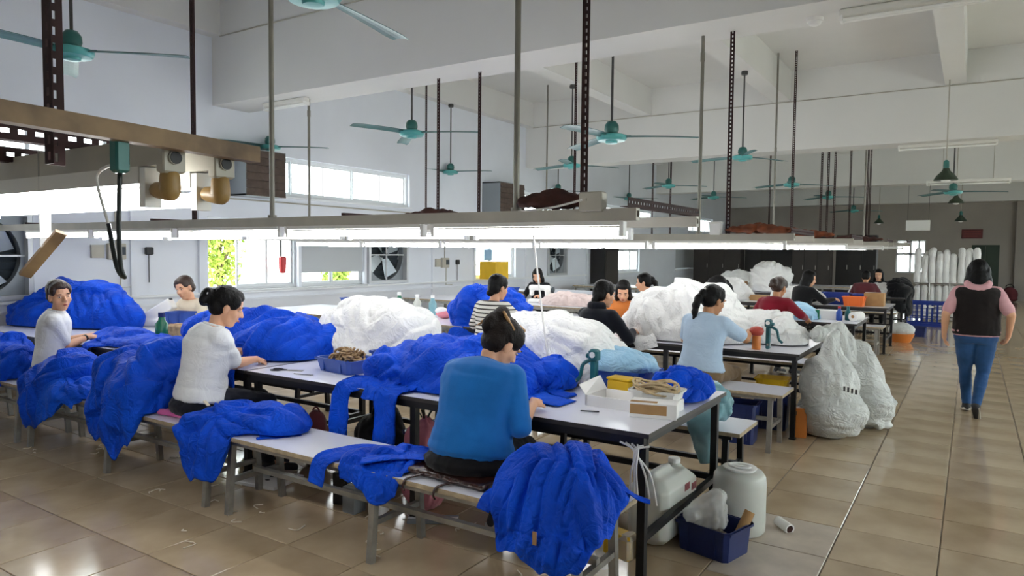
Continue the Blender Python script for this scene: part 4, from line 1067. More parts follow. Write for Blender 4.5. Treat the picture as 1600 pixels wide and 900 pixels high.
link('hood', remesh(hb, .011, 3, 'hood', M['pinkshirt'], lambda V: .005*billow(V*16, 2)), PW['t'])
# ------------------------------------------------------------------ heaps of garments
def pcurve(pts, n):
    """closed smooth curve through pts (k,d) -> (n,d)"""
    P = np.array(pts, float); k = len(P); t = np.arange(n)*k/n; i = t.astype(int); u = (t-i)[:, None]
    p0, p1, p2, p3 = P[(i-1) % k], P[i % k], P[(i+1) % k], P[(i+2) % k]
    return .5*(2*p1+(p2-p0)*u+(2*p0-5*p1+4*p2-p3)*u*u+(3*p1-p0-3*p2+p3)*u**3)

SOLIDS = [(-3.8, 2.57, -1.25, 3.0, BH), (-6.36, 2.57, -3.83, 3.0, BH), (-8.8, 2.57, -6.39, 3.0, BH), (-8.7, 3.1, -1.24, 4.35, TH), (-8.5, 6.35, -1.2, 7.6, TH), (-8.6, 16.1, -1.1, 17.35, TH)]
def sstep(x): x = np.clip(x, 0, 1); return x*x*(3-2*x)

def relief(P, N, seed, K, F, amp, step, hang=None):
    """height of crumpled cloth: overlapping patches, each with its own run of folds"""
    rnd = np.random.RandomState(seed+100); m = len(P)
    W = P + .06*pvec(P*4.5, seed) + .018*pvec(P*13, seed+1)
    idx = [rnd.randint(m)]; dd = ((P-P[idx[0]])**2).sum(1)
    for _ in range(K-1):
        cand = rnd.randint(m, size=12); k = cand[dd[cand].argmax()]; idx.append(k); dd = np.minimum(dd, ((P-P[k])**2).sum(1))
    c = W[idx]; pr = rnd.rand(K)*.07
    D = np.sqrt(((W[:, None]-c[None])**2).sum(2))-pr; o = np.argsort(D, 1); a = o[:, 0]; e = np.take_along_axis(D, o[:, 1:2], 1)[:, 0]-D[np.arange(m), a]
    Rk = np.zeros((K, 3)); Dk = np.zeros((K, 3))
    for k, i in enumerate(idx):
        n = N[i]/np.linalg.norm(N[i]); dn = np.array([0, 0, -1.])-n*(-n[2]); l = np.linalg.norm(dn)
        hg = hang is not None and hang[i] > .3
        if l < .3: t_ = np.cross(n, rnd.normal(size=3)); dn = t_; l = np.linalg.norm(dn)
        dn = dn/l; an = rnd.uniform(-.25, .25) if hg else rnd.choice([-1, 1])*rnd.uniform(.3, 1.35)
        b = np.cross(n, dn); Rk[k] = dn*math.cos(an)+b*math.sin(an); Dk[k] = np.cross(n, Rk[k])
    W2 = P + .06*pvec(P*3.0, seed+4) + .012*pvec(P*9, seed+6)
    ov = rnd.rand(K); res = []
    for k in (a, o[:, 1]):
        u = (W2*Dk[k]).sum(1); v = (W2*Rk[k]).sum(1)
        q = np.stack([u*F, v*F*.14, k*7.7], 1); h = (np.abs(pnoise(q, seed+2))**.75*2.2-.65)
        q2 = np.stack([u*F*2.3, v*F*.35, k*3.1], 1); h = h+.36*(np.abs(pnoise(q2, seed+3))*2-.4)
        res.append(amp*h+step*ov[k])
    w = .5*(1-sstep(e/.022))
    return res[0]*(1-w)+res[1]*w - amp*.25*(1-sstep(e/.015))

def heap(outline, peak, mname, seed, label=None, cat='clothes', name='garment_heap', amp=.035, nt=190, nr=84, bumps=(), a=.85, b=.8, hang=.0, rough=.05, freq=1.0, z_under=None, group=None, patches=None):
    """outline: (x,y,z) points anticlockwise; where z is below the table the cloth hangs"""
    O = pcurve(outline, nt); pk = np.array(peak, float)
    rnd = np.random.RandomState(seed)
    th = np.linspace(0, 2*PI, nt, endpoint=False)
    t = np.linspace(0, 1, nr)[:, None]
    s = np.sin(t*PI/2)**a; g = np.cos(t*PI/2)**b; g[-1] = 0
    X = pk[0]+(O[None, :, 0]-pk[0])*s; Y = pk[1]+(O[None, :, 1]-pk[1])*s; Z = O[None, :, 2]+(pk[2]-O[None, :, 2])*g
    P = np.stack([X, Y, Z], 2)
    hz = max(o[2] for o in outline)
    for bx, by, dz, sg in bumps:
        P[:, :, 2] += dz*np.exp(-((X-bx)**2+(Y-by)**2)/(2*sg*sg))
    N = grid_normals(P, True)
    # orient outwards
    if (N[nr//2]*(P[nr//2]-pk-np.array([0, 0, -.3]))).sum() < 0: N = -N
    # big lumps
    F = P.reshape(-1, 3); n1 = pnoise(F*3.2, seed)*rough*1.5 + pnoise(F*7, seed+2)*rough*.6
    edge = np.minimum(1, (1-t)*7+.15)*np.ones((1, nt))
    below = np.clip((hz-.0-Z)/.08, 0, 1) if hang else np.zeros_like(Z)
    K = patches or (int(4+nt/60) if hang else int(5+nt/28))
    D = n1 + relief(F, N.reshape(-1, 3), seed, K, 8.6*freq, amp*1.2, amp*1.2, (below.reshape(-1)*0+1 if hang > 1.5 else below.reshape(-1)) if hang else None)
    P = P + N*(D.reshape(X.shape)*edge)[:, :, None]
    # ragged hem
    if hang:
        hem = pnoise(np.stack([O[:, 0]*5.5, O[:, 1]*5.5, O[:, 0]*0], 1), seed+31)*.13+pnoise(np.stack([O[:, 0]*15, O[:, 1]*15, O[:, 0]*0], 1), seed+33)*.06
        hh = (O[:, 2] < hz-.03); P[:, :, 2] += (hem*hh)[None, :]*(t**3)*(1)
    else: P[:, :, 2] = np.maximum(P[:, :, 2], hz+.002)
    if z_under is not None: P[:, :, 2] = np.maximum(P[:, :, 2], z_under)
    for x0, y0, x1, y1, z in SOLIDS:
        if abs(z-hz) > .06 and z > hz: continue
        pf, pt = P[:, :, 1]-y0+.016, z+.014-P[:, :, 2]; ins = (P[:, :, 0] > x0-.005) & (P[:, :, 0] < x1+.005) & (pf > 0) & (P[:, :, 1] < y1) & (pt > 0)
        if not ins.any(): continue
        ex = x1+.016-P[:, :, 0]; side = ins & (ex < pf) & (ex < pt) & (x1 > -1.4); fr_ = ins & (pf < pt) & ~side; P[:, :, 1][fr_] -= pf[fr_]; P[:, :, 0][side] += ex[side]; up = ins & ~fr_ & ~side; P[:, :, 2][up] += pt[up]
    V = P.reshape(-1, 3); fs = []
    for i in range(nr-1):
        if i == 0: continue
        for k in range(nt): j = (k+1) % nt; fs.append((i*nt+k, i*nt+j, (i+1)*nt+j, (i+1)*nt+k))
    top_ = len(V); V = np.vstack([V, P[1].mean(0)[None], np.array([[P[-1, :, 0].mean(), P[-1, :, 1].mean(), max(P[-1, :, 2].min(), hz-.0)]])])
    for k in range(nt):
        j = (k+1) % nt; fs.append((top_, nt+j, nt+k))
        fs.append((top_+1, (nr-1)*nt+k, (nr-1)*nt+j))
    me = mesh_np(name, V, fs, M[mname]); fix_normals(me)
    o = link(name, me)
    if label: tag(o, label, cat, group)
    return o

def strip(pts, w, mname, seed, name='sleeve', parent=None, thick=.014, n=40, k=18, up=(0, 0, 1), taper=1.0, fold=.012, norm=None):
    """flat sleeve or cloth end along a path: closed flattened tube with wrinkles"""
    C = spline(pts, n); V = []; 
    for i, p in enumerate(C):
        d = (C[min(i+1, n)]-C[max(i-1, 0)]).normalized()
        u = Vector(norm(i/n)) if norm else Vector(up)
        if abs(d.dot(u)) > .9: u = Vector((0, -1, .2))
        e = d.cross(u).normalized(); u = e.cross(d); ww = w*(1+(taper-1)*i/n)/2
        for j in range(k):
            a = 2*PI*j/k; x = math.cos(a); y = math.sin(a); V.append(p+e*(ww*math.copysign(abs(x)**.8, x))+u*(thick*.5*y+thick*.5))
    V = np.array([tuple(v) for v in V]); G = V.reshape(n+1, k, 3); N = grid_normals(G, True); cen = G.mean(1, keepdims=True)
    if (N*(G-cen)).sum() < 0: N = -N
    uu = np.repeat(np.arange(n+1)/n, k); side = np.tile(np.cos(2*PI*np.arange(k)/k), n+1); L = sum((C[i+1]-C[i]).length for i in range(n))
    q = np.stack([side*w*17, uu*L*2.2, uu*0], 1)+.3*pvec(V*7, seed)
    upm = np.tile((np.sin(2*PI*np.arange(k)/k) > -.1)*1.0, n+1)
    D = (fold*1.3*billow(q*1.6, seed)+fold*.3)*upm
    V = V+N.reshape(-1, 3)*D[:, None]
    fs = [(i*k+j, i*k+(j+1) % k, (i+1)*k+(j+1) % k, (i+1)*k+j) for i in range(n) for j in range(k)] + [tuple(range(k-1, -1, -1)), tuple(range(n*k, (n+1)*k))]
    me = mesh_np(name, V, fs, M[mname]); fix_normals(me)
    return link(name, me, parent)

# ---- cloth simulation for single garments
def drape(grid_fn, nx, ny, dx, boxes, ells, steps=130, iters=10, seed=0, mask=None, z_noise=.03, squeeze=.9):
    """verlet cloth over boxes (x0,y0,x1,y1,z) reaching to the floor and ellipsoids (c, r)"""
    rnd = np.random.RandomState(seed)
    I, J = np.meshgrid(np.arange(nx), np.arange(ny), indexing='ij')
    P = np.stack([a for a in grid_fn(I, J)], 2).astype(float)
    F = P.reshape(-1, 3); sq = np.stack([pnoise(F*6, seed), pnoise(F*6, seed+3), np.zeros(len(F))], 1).reshape(P.shape)
    P = P + sq*dx*1.6; c = P.mean((0, 1)); P[:, :, :2] = c[:2]+(P[:, :, :2]-c[:2])*squeeze
    P[:, :, 2] += (pnoise(F*8, seed+5)*z_noise*2).reshape(nx, ny)
    if mask is None: mask = np.ones((nx, ny), bool)
    prev = P.copy(); dt2 = 9.8*(1/60)**2*.6
    cons = []
    for di, dj, l, k in ((1, 0, 1, 1.), (0, 1, 1, 1.), (1, 1, 1.4142, .5), (1, -1, 1.4142, .5), (2, 0, 2, .10), (0, 2, 2, .10)):
        a = (slice(0, nx-di), slice(max(0, -dj), ny-max(0, dj))); b = (slice(di, nx), slice(max(0, dj), ny+min(0, dj)))
        mk = (mask[a] & mask[b]).astype(float)[:, :, None]; cons.append((a, b, l*dx, k*.5, mk))
    th = .008
    for s_ in range(steps):
        v = (P-prev)*.965; prev = P.copy(); P = P+v; P[:, :, 2] -= dt2
        for it in range(iters):
            for a, b, l, k, mk in cons:
                d = P[b]-P[a]; L = np.sqrt((d*d).sum(2, keepdims=True))+1e-9
                q = d*((L-l)/L)*k*mk
                P[a] += q; P[b] -= q
            if it % 3 == 2 or it == iters-1:
                hit = np.zeros((nx, ny), bool)
                for x0, y0, x1, y1, z in boxes:
                    pen = np.stack([P[:, :, 0]-x0+th, x1+th-P[:, :, 0], P[:, :, 1]-y0+th, y1+th-P[:, :, 1], z+th-P[:, :, 2]], 2)
                    ins = (pen > 0).all(2)
                    if ins.any():
                        am = pen.argmin(2); mn = pen.min(2)
                        for ax, sg, c_ in ((0, -1, 0), (1, 1, 0), (2, -1, 1), (3, 1, 1), (4, 1, 2)):
                            w = ins & (am == ax); P[:, :, c_][w] += sg*mn[w]
                        hit |= ins
                for c_, r in ells:
                    c_ = np.array(c_); r = np.array(r)+th; q = (P-c_)/r; L = np.sqrt((q*q).sum(2)); w = L < 1
                    if w.any(): P[w] = c_+q[w]/L[w][:, None]*r; hit |= w
                lo = P[:, :, 2] < .01; P[:, :, 2][lo] = .01; hit |= lo
                prev[hit] = prev[hit]*.25+P[hit]*.75
    return P, mask

def tee_mask(nx, ny, dx, half=.25, sl=.17, slw=.24, neck=.07):
    x = (np.arange(nx)-nx/2+.5)*dx; y = (np.arange(ny))*dx; H = y[-1]
    X, Y = np.meshgrid(x, y, indexing='ij')
    m = (np.abs(X) < half) | ((np.abs(X) < half+sl) & (Y > H-slw-.3*(np.abs(X)-half)))
    m &= ~((np.abs(X) < neck) & (Y > H-.05))
    return m

def shirt(x, y, z, ang, boxes, ells, mname, seed, name='draped_shirt', parent=None, W=.9, H=.68, dx=.0215, tee=True, squeeze=.88, steps=120, label=None, cat='clothes', sub=True, z_noise=.03, tilt=0):
    nx, ny = int(W/dx), int(H/dx); ca, sa = math.cos(ang), math.sin(ang)
    def fn(I, J):
        u = (I-nx/2+.5)*dx; v = (J-ny/2)*dx; return x+u*ca-v*sa, y+u*sa+v*ca, z+0*u+tilt*v
    mk = tee_mask(nx, ny, dx, half=W*.29, sl=W*.21) if tee else None
    P, mk = drape(fn, nx, ny, dx, boxes, ells, steps=steps, seed=seed, mask=mk, squeeze=squeeze, z_noise=z_noise)
    Np = grid_normals(P, False); uv = np.stack(np.meshgrid(np.arange(nx)*dx, np.arange(ny)*dx, indexing='ij')+[np.zeros((nx, ny))], 2).reshape(-1, 3); uv = uv+.05*pvec(uv*5, seed)
    hh = np.abs(pnoise(uv*np.array([13, 4.5, 1]), seed))*2-.4+.5*(np.abs(pnoise(uv*np.array([7, 20, 1]), seed+5))*2-.4)
    P = P + Np*np.sign(Np[:, :, 2:3]+.001)*(.022*hh.reshape(nx, ny))[:, :, None]
    idx = -np.ones((nx, ny), int); idx[mk] = np.arange(mk.sum()); V = P[mk]; fs = []
    for i in range(nx-1):
        for j in range(ny-1):
            q = (idx[i, j], idx[i+1, j], idx[i+1, j+1], idx[i, j+1])
            if min(q) >= 0: fs.append(tuple(int(k) for k in q))
    me = mesh_np('tmp', V, fs, M[mname]); ob = bpy.data.objects.new('tmp', me); COL.objects.link(ob)
    so = ob.modifiers.new('so', 'SOLIDIFY'); so.thickness = .005; so.offset = 0
    if sub: sb = ob.modifiers.new('sb', 'SUBSURF'); sb.levels = 1; sb.render_levels = 1
    out = bpy.data.meshes.new_from_object(ob.evaluated_get(bpy.context.evaluated_depsgraph_get())); out.name = name
    bpy.data.objects.remove(ob); bpy.data.meshes.remove(me)
    out.polygons.foreach_set('use_smooth', [True]*len(out.polygons))
    o = link(name, out, parent)
    if label: tag(o, label, cat)
    return o

BN = (-3.8, 2.57, -1.25, 3.0, BH); BB = (-6.36, 2.57, -3.83, 3.0, BH); T1 = (-4.22, 3.1, -1.24, 4.35, TH); T1B = (-6.3, 3.1, -4.24, 4.35, TH)

# ---- nearest bench: the big hanging heap at its right end
h = heap([(-1.77, 2.70, .49), (-1.75, 2.58, .42), (-1.70, 2.515, .335), (-1.58, 2.495, .305), (-1.45, 2.485, .295), (-1.33, 2.49, .30), (-1.26, 2.51, .34), (-1.225, 2.60, .40), (-1.225, 2.76, .485), (-1.29, 2.95, .485), (-1.5, 2.97, .485), (-1.70, 2.86, .485)],
         (-1.47, 2.75, .76), 'blue', 3, 'royal blue garment heap hanging off the right end of the nearest bench', amp=.03, hang=2, a=1.12, b=1.25, rough=.035, nt=320, nr=130, freq=1.5, patches=7)
strip([(-1.36, 2.8, .63), (-1.27, 2.86, .555), (-1.22, 2.9, .51), (-1.165, 2.93, .488)], .12, 'blue', 4, parent=h, taper=.45)
strip([(-1.72, 2.64, .52), (-1.78, 2.58, .49), (-1.79, 2.54, .44)], .07, 'blue', 5, parent=h, up=(0, -1, .5))
mb = MB(); mb.box((-1.47, 2.452, .42), (.018, .006, .055)); mb.build('woven_tag', M['card'], h)
# the flat shirt in the middle
h = heap([(-2.74, 2.64, .485), (-2.68, 2.56, .43), (-2.54, 2.545, .40), (-2.40, 2.55, .37), (-2.34, 2.57, .43), (-2.33, 2.68, .485), (-2.35, 2.82, .485), (-2.4, 2.95, .485), (-2.55, 2.95, .485), (-2.68, 2.82, .485)],
         (-2.52, 2.76, .54), 'blue', 25, 'royal blue shirt spread flat over the edge of the nearest bench', name='blue_shirt', amp=.02, hang=1, a=.85, b=.8, rough=.022, nt=220, nr=90, freq=1.5, patches=8)
strip([(-2.62, 2.86, .5), (-2.75, 2.74, .505), (-2.82, 2.6, .5), (-2.855, 2.55, .46), (-2.87, 2.53, .36)], .12, 'blue', 7, parent=h, norm=lambda u: (0, -u, 1-u*.6))
strip([(-2.2, 2.9, .5), (-2.35, 2.82, .53), (-2.5, 2.72, .53), (-2.62, 2.62, .51)], .2, 'blue', 8, parent=h, fold=.02)
# left bench, right end
h = heap([(-4.12, 2.62, .48), (-4.08, 2.5, .40), (-3.96, 2.47, .25), (-3.82, 2.46, .20), (-3.70, 2.48, .24), (-3.62, 2.62, .48), (-3.42, 2.72, .48), (-3.35, 2.86, .48), (-3.5, 2.97, .48), (-3.8, 2.98, .48), (-4.02, 2.9, .48)],
         (-3.78, 2.8, .63), 'blue', 9, 'royal blue garments bunched over the joint of the two white benches', amp=.028, hang=1.0, rough=.04, a=.8, b=.9)
shirt(-3.72, 2.8, .74, -.5, [BN, BB], [((-3.75, 2.82, .5), (.22, .14, .11))], 'blue', 31, parent=h, W=.7, H=.5, squeeze=.82)
mb = MB(); mb.box((-3.93, 2.6, .645), (.05, .02, .006), Matrix.Rotation(.5, 3, 'Y')); mb.build('woven_tag', M['cream_c'], h)
# left bench, the biggest heap
heap([(-5.3, 2.72, .48), (-5.3, 2.57, .44), (-5.18, 2.50, .29), (-5.0, 2.49, .25), (-4.84, 2.48, .19), (-4.74, 2.49, .25), (-4.64, 2.50, .31), (-4.58, 2.56, .44), (-4.57, 2.72, .48), (-4.62, 2.98, .5), (-4.8, 3.08, .5), (-5.2, 3.02, .5)],
     (-4.86, 2.80, .86), 'blue', 14, 'tall royal blue garment heap hanging over the front of the left bench', amp=.034, hang=1.0, a=.62, b=.95, rough=.06, nt=230, nr=100, bumps=[(-4.72, 2.85, .1, .12), (-5.1, 2.75, .02, .14)])
# farther left heaps
heap([(-6.3, 2.7, .48), (-6.28, 2.55, .40), (-6.15, 2.49, .26), (-6.0, 2.48, .24), (-5.85, 2.49, .3), (-5.7, 2.57, .46), (-5.58, 2.78, .48), (-5.72, 2.97, .49), (-6.05, 2.98, .49), (-6.27, 2.9, .49)],
     (-5.98, 2.76, .72), 'blue', 17, 'royal blue garment heap on the left bench in front of the young person in white', amp=.034, hang=1.0, a=.7, b=.9, rough=.06)
heap([(-7.9, 2.7, .48), (-7.6, 2.5, .36), (-7.2, 2.46, .22), (-6.9, 2.47, .22), (-6.72, 2.6, .46), (-6.72, 2.85, .48), (-7.1, 3.0, .5), (-7.7, 2.95, .5)],
     (-7.2, 2.74, .80), 'blue', 19, 'royal blue garment heap cut by the left edge of the picture', amp=.034, hang=1.0, a=.7, b=.9, rough=.06)
h = heap([(-5.98, 2.6, .48), (-5.95, 2.50, .40), (-5.82, 2.46, .28), (-5.65, 2.46, .3), (-5.48, 2.52, .44), (-5.32, 2.66, .48), (-5.3, 2.8, .48), (-5.55, 2.84, .48), (-5.85, 2.76, .48)],
         (-5.62, 2.66, .585), 'blue2', 23, 'brighter blue garments lying over the edge of the left bench', amp=.024, hang=1.0, rough=.03)
# table heaps, nearest row
heap([(-9+.08, 3.7, .75), (-8.7, 3.4, .75), (-8.2, 3.45, .75), (-7.75, 3.62, .75), (-7.35, 3.85, .75), (-7.25, 4.05, .75), (-7.6, 4.25, .75), (-8.1, 4.3, .75), (-8.7, 4.3, .75)],
     (-8.35, 3.9, 1.16), 'blue', 27, 'huge royal blue garment heap by the left wall behind the young person in white', amp=.045, a=.95, b=.8, rough=.06, bumps=[(-8.0, 3.9, .05, .2)])
h = heap([(-6.9, 3.42, .75), (-6.5, 3.2, .75), (-6.2, 3.15, .75), (-5.75, 3.2, .75), (-5.6, 3.42, .75), (-5.9, 3.62, .75), (-6.5, 3.6, .75)], (-6.0, 3.4, .84), 'blue', 33, 'flat royal blue garments on the table between the two people in white T-shirts', amp=.02, rough=.03, nt=120, nr=50)
strip([(-6.1, 3.25, .76), (-6.3, 3.12, .765), (-6.34, 3.06, .74), (-6.36, 3.05, .6)], .14, 'blue', 3, parent=h, norm=lambda u: (0, -u, 1-u*.7))
heap([(-5.95, 3.75, .75), (-5.3, 3.45, .75), (-4.85, 3.33, .75), (-4.45, 3.4, .75), (-4.2, 3.6, .75), (-4.22, 3.95, .75), (-4.55, 4.2, .75), (-5.1, 4.3, .75), (-5.7, 4.2, .75)],
     (-5.0, 3.88, 1.06), 'blue', 37, 'royal blue garment heap in front of the woman with the hair bun', amp=.042, a=.95, b=.8, rough=.06, bumps=[(-4.6, 3.8, .03, .2)])
o = strip([(-4.75, 4.2, .765), (-4.55, 4.26, .77), (-4.35, 4.3, .765), (-4.2, 4.34, .755)], .14, 'blue', 6, name='blue_sleeve', fold=.02); tag(o, 'loose royal blue cloth end left of the white heap, by the empty table', 'clothes')
o = strip([(-4.62, 3.22, .76), (-4.5, 3.12, .765), (-4.44, 3.07, .74), (-4.42, 3.055, .5)], .26, 'blue', 16, name='blue_sleeve', fold=.02, norm=lambda u: (0, -u, 1-u*.7)); tag(o, 'royal blue cloth hanging down beside the woman with the hair bun', 'clothes')
h = heap([(-3.28, 3.32, .75), (-2.95, 3.22, .75), (-2.6, 3.2, .75), (-2.3, 3.26, .75), (-2.1, 3.5, .75), (-2.2, 3.85, .75), (-2.55, 4.05, .75), (-3.0, 3.95, .75), (-3.25, 3.62, .75)],
         (-2.72, 3.66, 1.04), 'blue', 41, 'royal blue garment heap on the nearest table with sleeves hanging down', amp=.038, a=.95, b=.78, rough=.05, nt=220, nr=96)
for pts, w, sd in (([(-2.95, 3.36, .82), (-3.1, 3.22, .775), (-3.2, 3.12, .765), (-3.235, 3.06, .7), (-3.25, 3.05, .4)], .15, 2), ([(-2.78, 3.34, .82), (-2.84, 3.2, .775), (-2.86, 3.1, .765), (-2.87, 3.06, .7), (-2.88, 3.05, .36)], .17, 12), ([(-2.9, 3.3, .82), (-2.98, 3.16, .772), (-3.0, 3.1, .76), (-3.0, 3.065, .7)], .13, 22)):
    strip(pts, w, 'blue', sd, parent=h, fold=.028, thick=.012, norm=lambda u: (0, -min(1, u*1.3), 1-u*.8))
shirt(-2.7, 3.5, 1.16, .2, [T1], [((-2.72, 3.68, .72), (.42, .3, .3))], 'blue', 43, parent=h, W=.85, H=.6, squeeze=.8)
h = heap([(-2.4, 3.75, .75), (-2.2, 3.6, .75), (-2.06, 3.68, .75), (-2.04, 3.85, .75), (-2.12, 4.02, .75), (-2.28, 4.12, .75), (-2.5, 4.15, .75), (-2.62, 3.98, .75)], (-2.33, 3.88, .92), 'blue', 47, 'royal blue garments to the right of the person in the blue sweater', amp=.032, rough=.05)
strip([(-2.3, 3.62, .79), (-2.12, 3.5, .765), (-1.98, 3.45, .758), (-1.86, 3.44, .754)], .2, 'blue2', 4, parent=h, thick=.01, fold=.01); strip([(-2.2, 3.75, .8), (-2.05, 3.64, .762), (-1.93, 3.62, .755)], .12, 'blue', 14, parent=h, fold=.012)
h = heap([(-1.58, 3.88, .75), (-1.46, 3.84, .75), (-1.34, 3.82, .75), (-1.27, 3.88, .75), (-1.26, 4.02, .75), (-1.33, 4.15, .75), (-1.48, 4.25, .75), (-1.6, 4.15, .75)], (-1.44, 4.03, .915), 'blue', 51, 'dark royal blue bundle at the right end of the nearest table', amp=.042, rough=.06, freq=1.2)
# white heaps
heap([(-4.55, 4.0, .75), (-4.2, 3.88, .75), (-3.75, 3.86, .75), (-3.42, 4.0, .75), (-3.4, 4.25, .75), (-3.7, 4.4, .76), (-4.2, 4.42, .76), (-4.55, 4.3, .76)], (-4.0, 4.16, 1.2), 'whitec', 55, 'white garment heap at the left of the nearest table, behind the blue bins', amp=.034, a=.75, b=.9, rough=.05, nt=200, nr=90)
heap([(-2.92, 4.1, .75), (-2.55, 3.96, .75), (-2.1, 3.95, .75), (-1.86, 4.1, .75), (-1.85, 4.35, .75), (-2.1, 4.5, .76), (-2.6, 4.55, .76), (-2.95, 4.4, .76)], (-2.45, 4.25, 1.17), 'whitec', 58, 'large white garment heap behind the person in the blue sweater', amp=.03, a=.72, b=.9, rough=.035, nt=220, nr=96)
h = heap([(-3.02, 6.75, .75), (-2.8, 6.5, .75), (-2.35, 6.45, .75), (-1.95, 6.5, .75), (-1.75, 6.8, .75), (-1.8, 7.25, .75), (-2.2, 7.55, .75), (-2.8, 7.5, .75), (-3.05, 7.15, .75)], (-2.36, 7.0, 1.26), 'whitec', 61, 'biggest white garment heap between the navy jacket and the pale blue polo shirt', amp=.045, a=.95, b=.85, rough=.07, nt=220, nr=96, bumps=[(-2.2, 6.8, .04, .2)])
strip([(-2.75, 6.55, .8), (-2.66, 6.42, .77), (-2.6, 6.36, .755), (-2.57, 6.33, .68)], .22, 'whitec', 5, parent=h, norm=lambda u: (0, -u, 1-u*.7))
heap([(-2.0, 7.05, .75), (-1.8, 6.88, .75), (-1.55, 6.8, .75), (-1.35, 6.82, .75), (-1.26, 7.05, .75), (-1.35, 7.35, .75), (-1.7, 7.52, .75), (-2.0, 7.4, .75)], (-1.8, 7.15, 1.03), 'whitec', 63, 'white garment heap at the right end of the second table, beside the clamp', amp=.042, a=.9, b=.8, rough=.055)
heap([(-5.2, 6.7, .78), (-5.02, 6.45, .74), (-4.86, 6.36, .52), (-4.74, 6.42, .5), (-4.55, 6.5, .78), (-4.3, 6.75, .78), (-4.35, 7.15, .78), (-4.8, 7.3, .78), (-5.2, 7.1, .78)], (-4.8, 6.8, 1.17), 'blue', 67, 'royal blue garment heap left of the person in the striped top', amp=.045, hang=.6, a=.85, b=.8, rough=.06)
o = strip([(-4.05, 6.6, .76), (-3.85, 6.55, .765), (-3.7, 6.5, .76)], .16, 'blue', 8, name='blue_sleeve', fold=.02); tag(o, 'bit of royal blue cloth right of the person in the striped top', 'clothes')
heap([(-5.95, 10.0, .75), (-5.6, 9.75, .75), (-5.1, 9.75, .75), (-4.85, 10.0, .75), (-5.0, 10.3, .75), (-5.6, 10.35, .75)], (-5.4, 10.0, .93), 'palepink', 71, 'pale pink cloth pile in front of the person in black by the left wall', amp=.03, rough=.04, nt=110, nr=44)
heap([(-4.75, 9.9, .75), (-4.5, 9.72, .75), (-4.05, 9.75, .75), (-4.0, 10.0, .75), (-4.3, 10.15, .75)], (-4.4, 9.9, .83), 'pinkc', 73, 'bright pink folded cloth on the third row table', amp=.015, rough=.02, nt=90, nr=36)
heap([(-2.25, 9.95, .75), (-2.0, 9.72, .75), (-1.75, 9.75, .75), (-1.65, 10.1, .75), (-1.9, 10.4, .75), (-2.2, 10.3, .75)], (-1.98, 10.0, .93), 'ltblue', 75, 'pale blue cloth in front of the person in red', amp=.02, rough=.04, nt=90, nr=36)
heap([(-4.2, 13.3, .75), (-3.9, 13.0, .75), (-3.5, 13.1, .75), (-3.4, 13.5, .75), (-3.8, 13.8, .75), (-4.2, 13.7, .75)], (-3.8, 13.4, 1.12), 'whitec', 77, 'white heap left of the distant person in black', amp=.04, rough=.06, nt=100, nr=40)
heap([(-3.05, 13.3, .75), (-2.8, 13.0, .75), (-2.3, 13.0, .75), (-2.05, 13.3, .75), (-2.3, 13.7, .75), (-2.9, 13.7, .75)], (-2.6, 13.3, 1.0), 'whitec', 79, 'low white heap before the distant person in black', amp=.04, rough=.06, nt=100, nr=40)
heap([(-4.3, 16.7, .75), (-3.9, 16.3, .75), (-3.5, 16.4, .75), (-3.4, 16.8, .75), (-3.8, 17.2, .75), (-4.3, 17.1, .75)], (-3.9, 16.75, 1.38), 'whitec', 81, 'tall white bundle on the fifth table in the distance', amp=.05, rough=.09, a=.6, b=.9, nt=100, nr=44)
heap([(-2.2, 16.6, .75), (-1.9, 16.3, .75), (-1.5, 16.3, .75), (-1.3, 16.6, .75), (-1.5, 17.0, .75), (-2.0, 17.0, .75)], (-1.7, 16.6, .98), 'whitec', 83, 'white heap in front of the distant person in maroon', amp=.04, rough=.06, nt=100, nr=40)
heap([(-1.55, 16.55, .75), (-1.35, 16.2, .6), (-1.1, 16.15, .42), (-.98, 16.3, .4), (-1.0, 16.6, .48), (-1.15, 16.85, .75), (-1.45, 16.85, .75)], (-1.22, 16.5, 1.1), 'blackc', 85, 'black garment heaped over the end of the fifth table', amp=.04, hang=.7, rough=.08, nt=110, nr=48)
heap([(-6.2, 20.6, .75), (-5.6, 20.2, .75), (-5.0, 20.3, .75), (-4.9, 20.8, .75), (-5.5, 21.2, .75), (-6.2, 21, .75)], (-5.5, 20.7, 1.1), 'whitec', 87, 'white heap on the last table before the added dark panels', amp=.04, rough=.06, nt=90, nr=36)
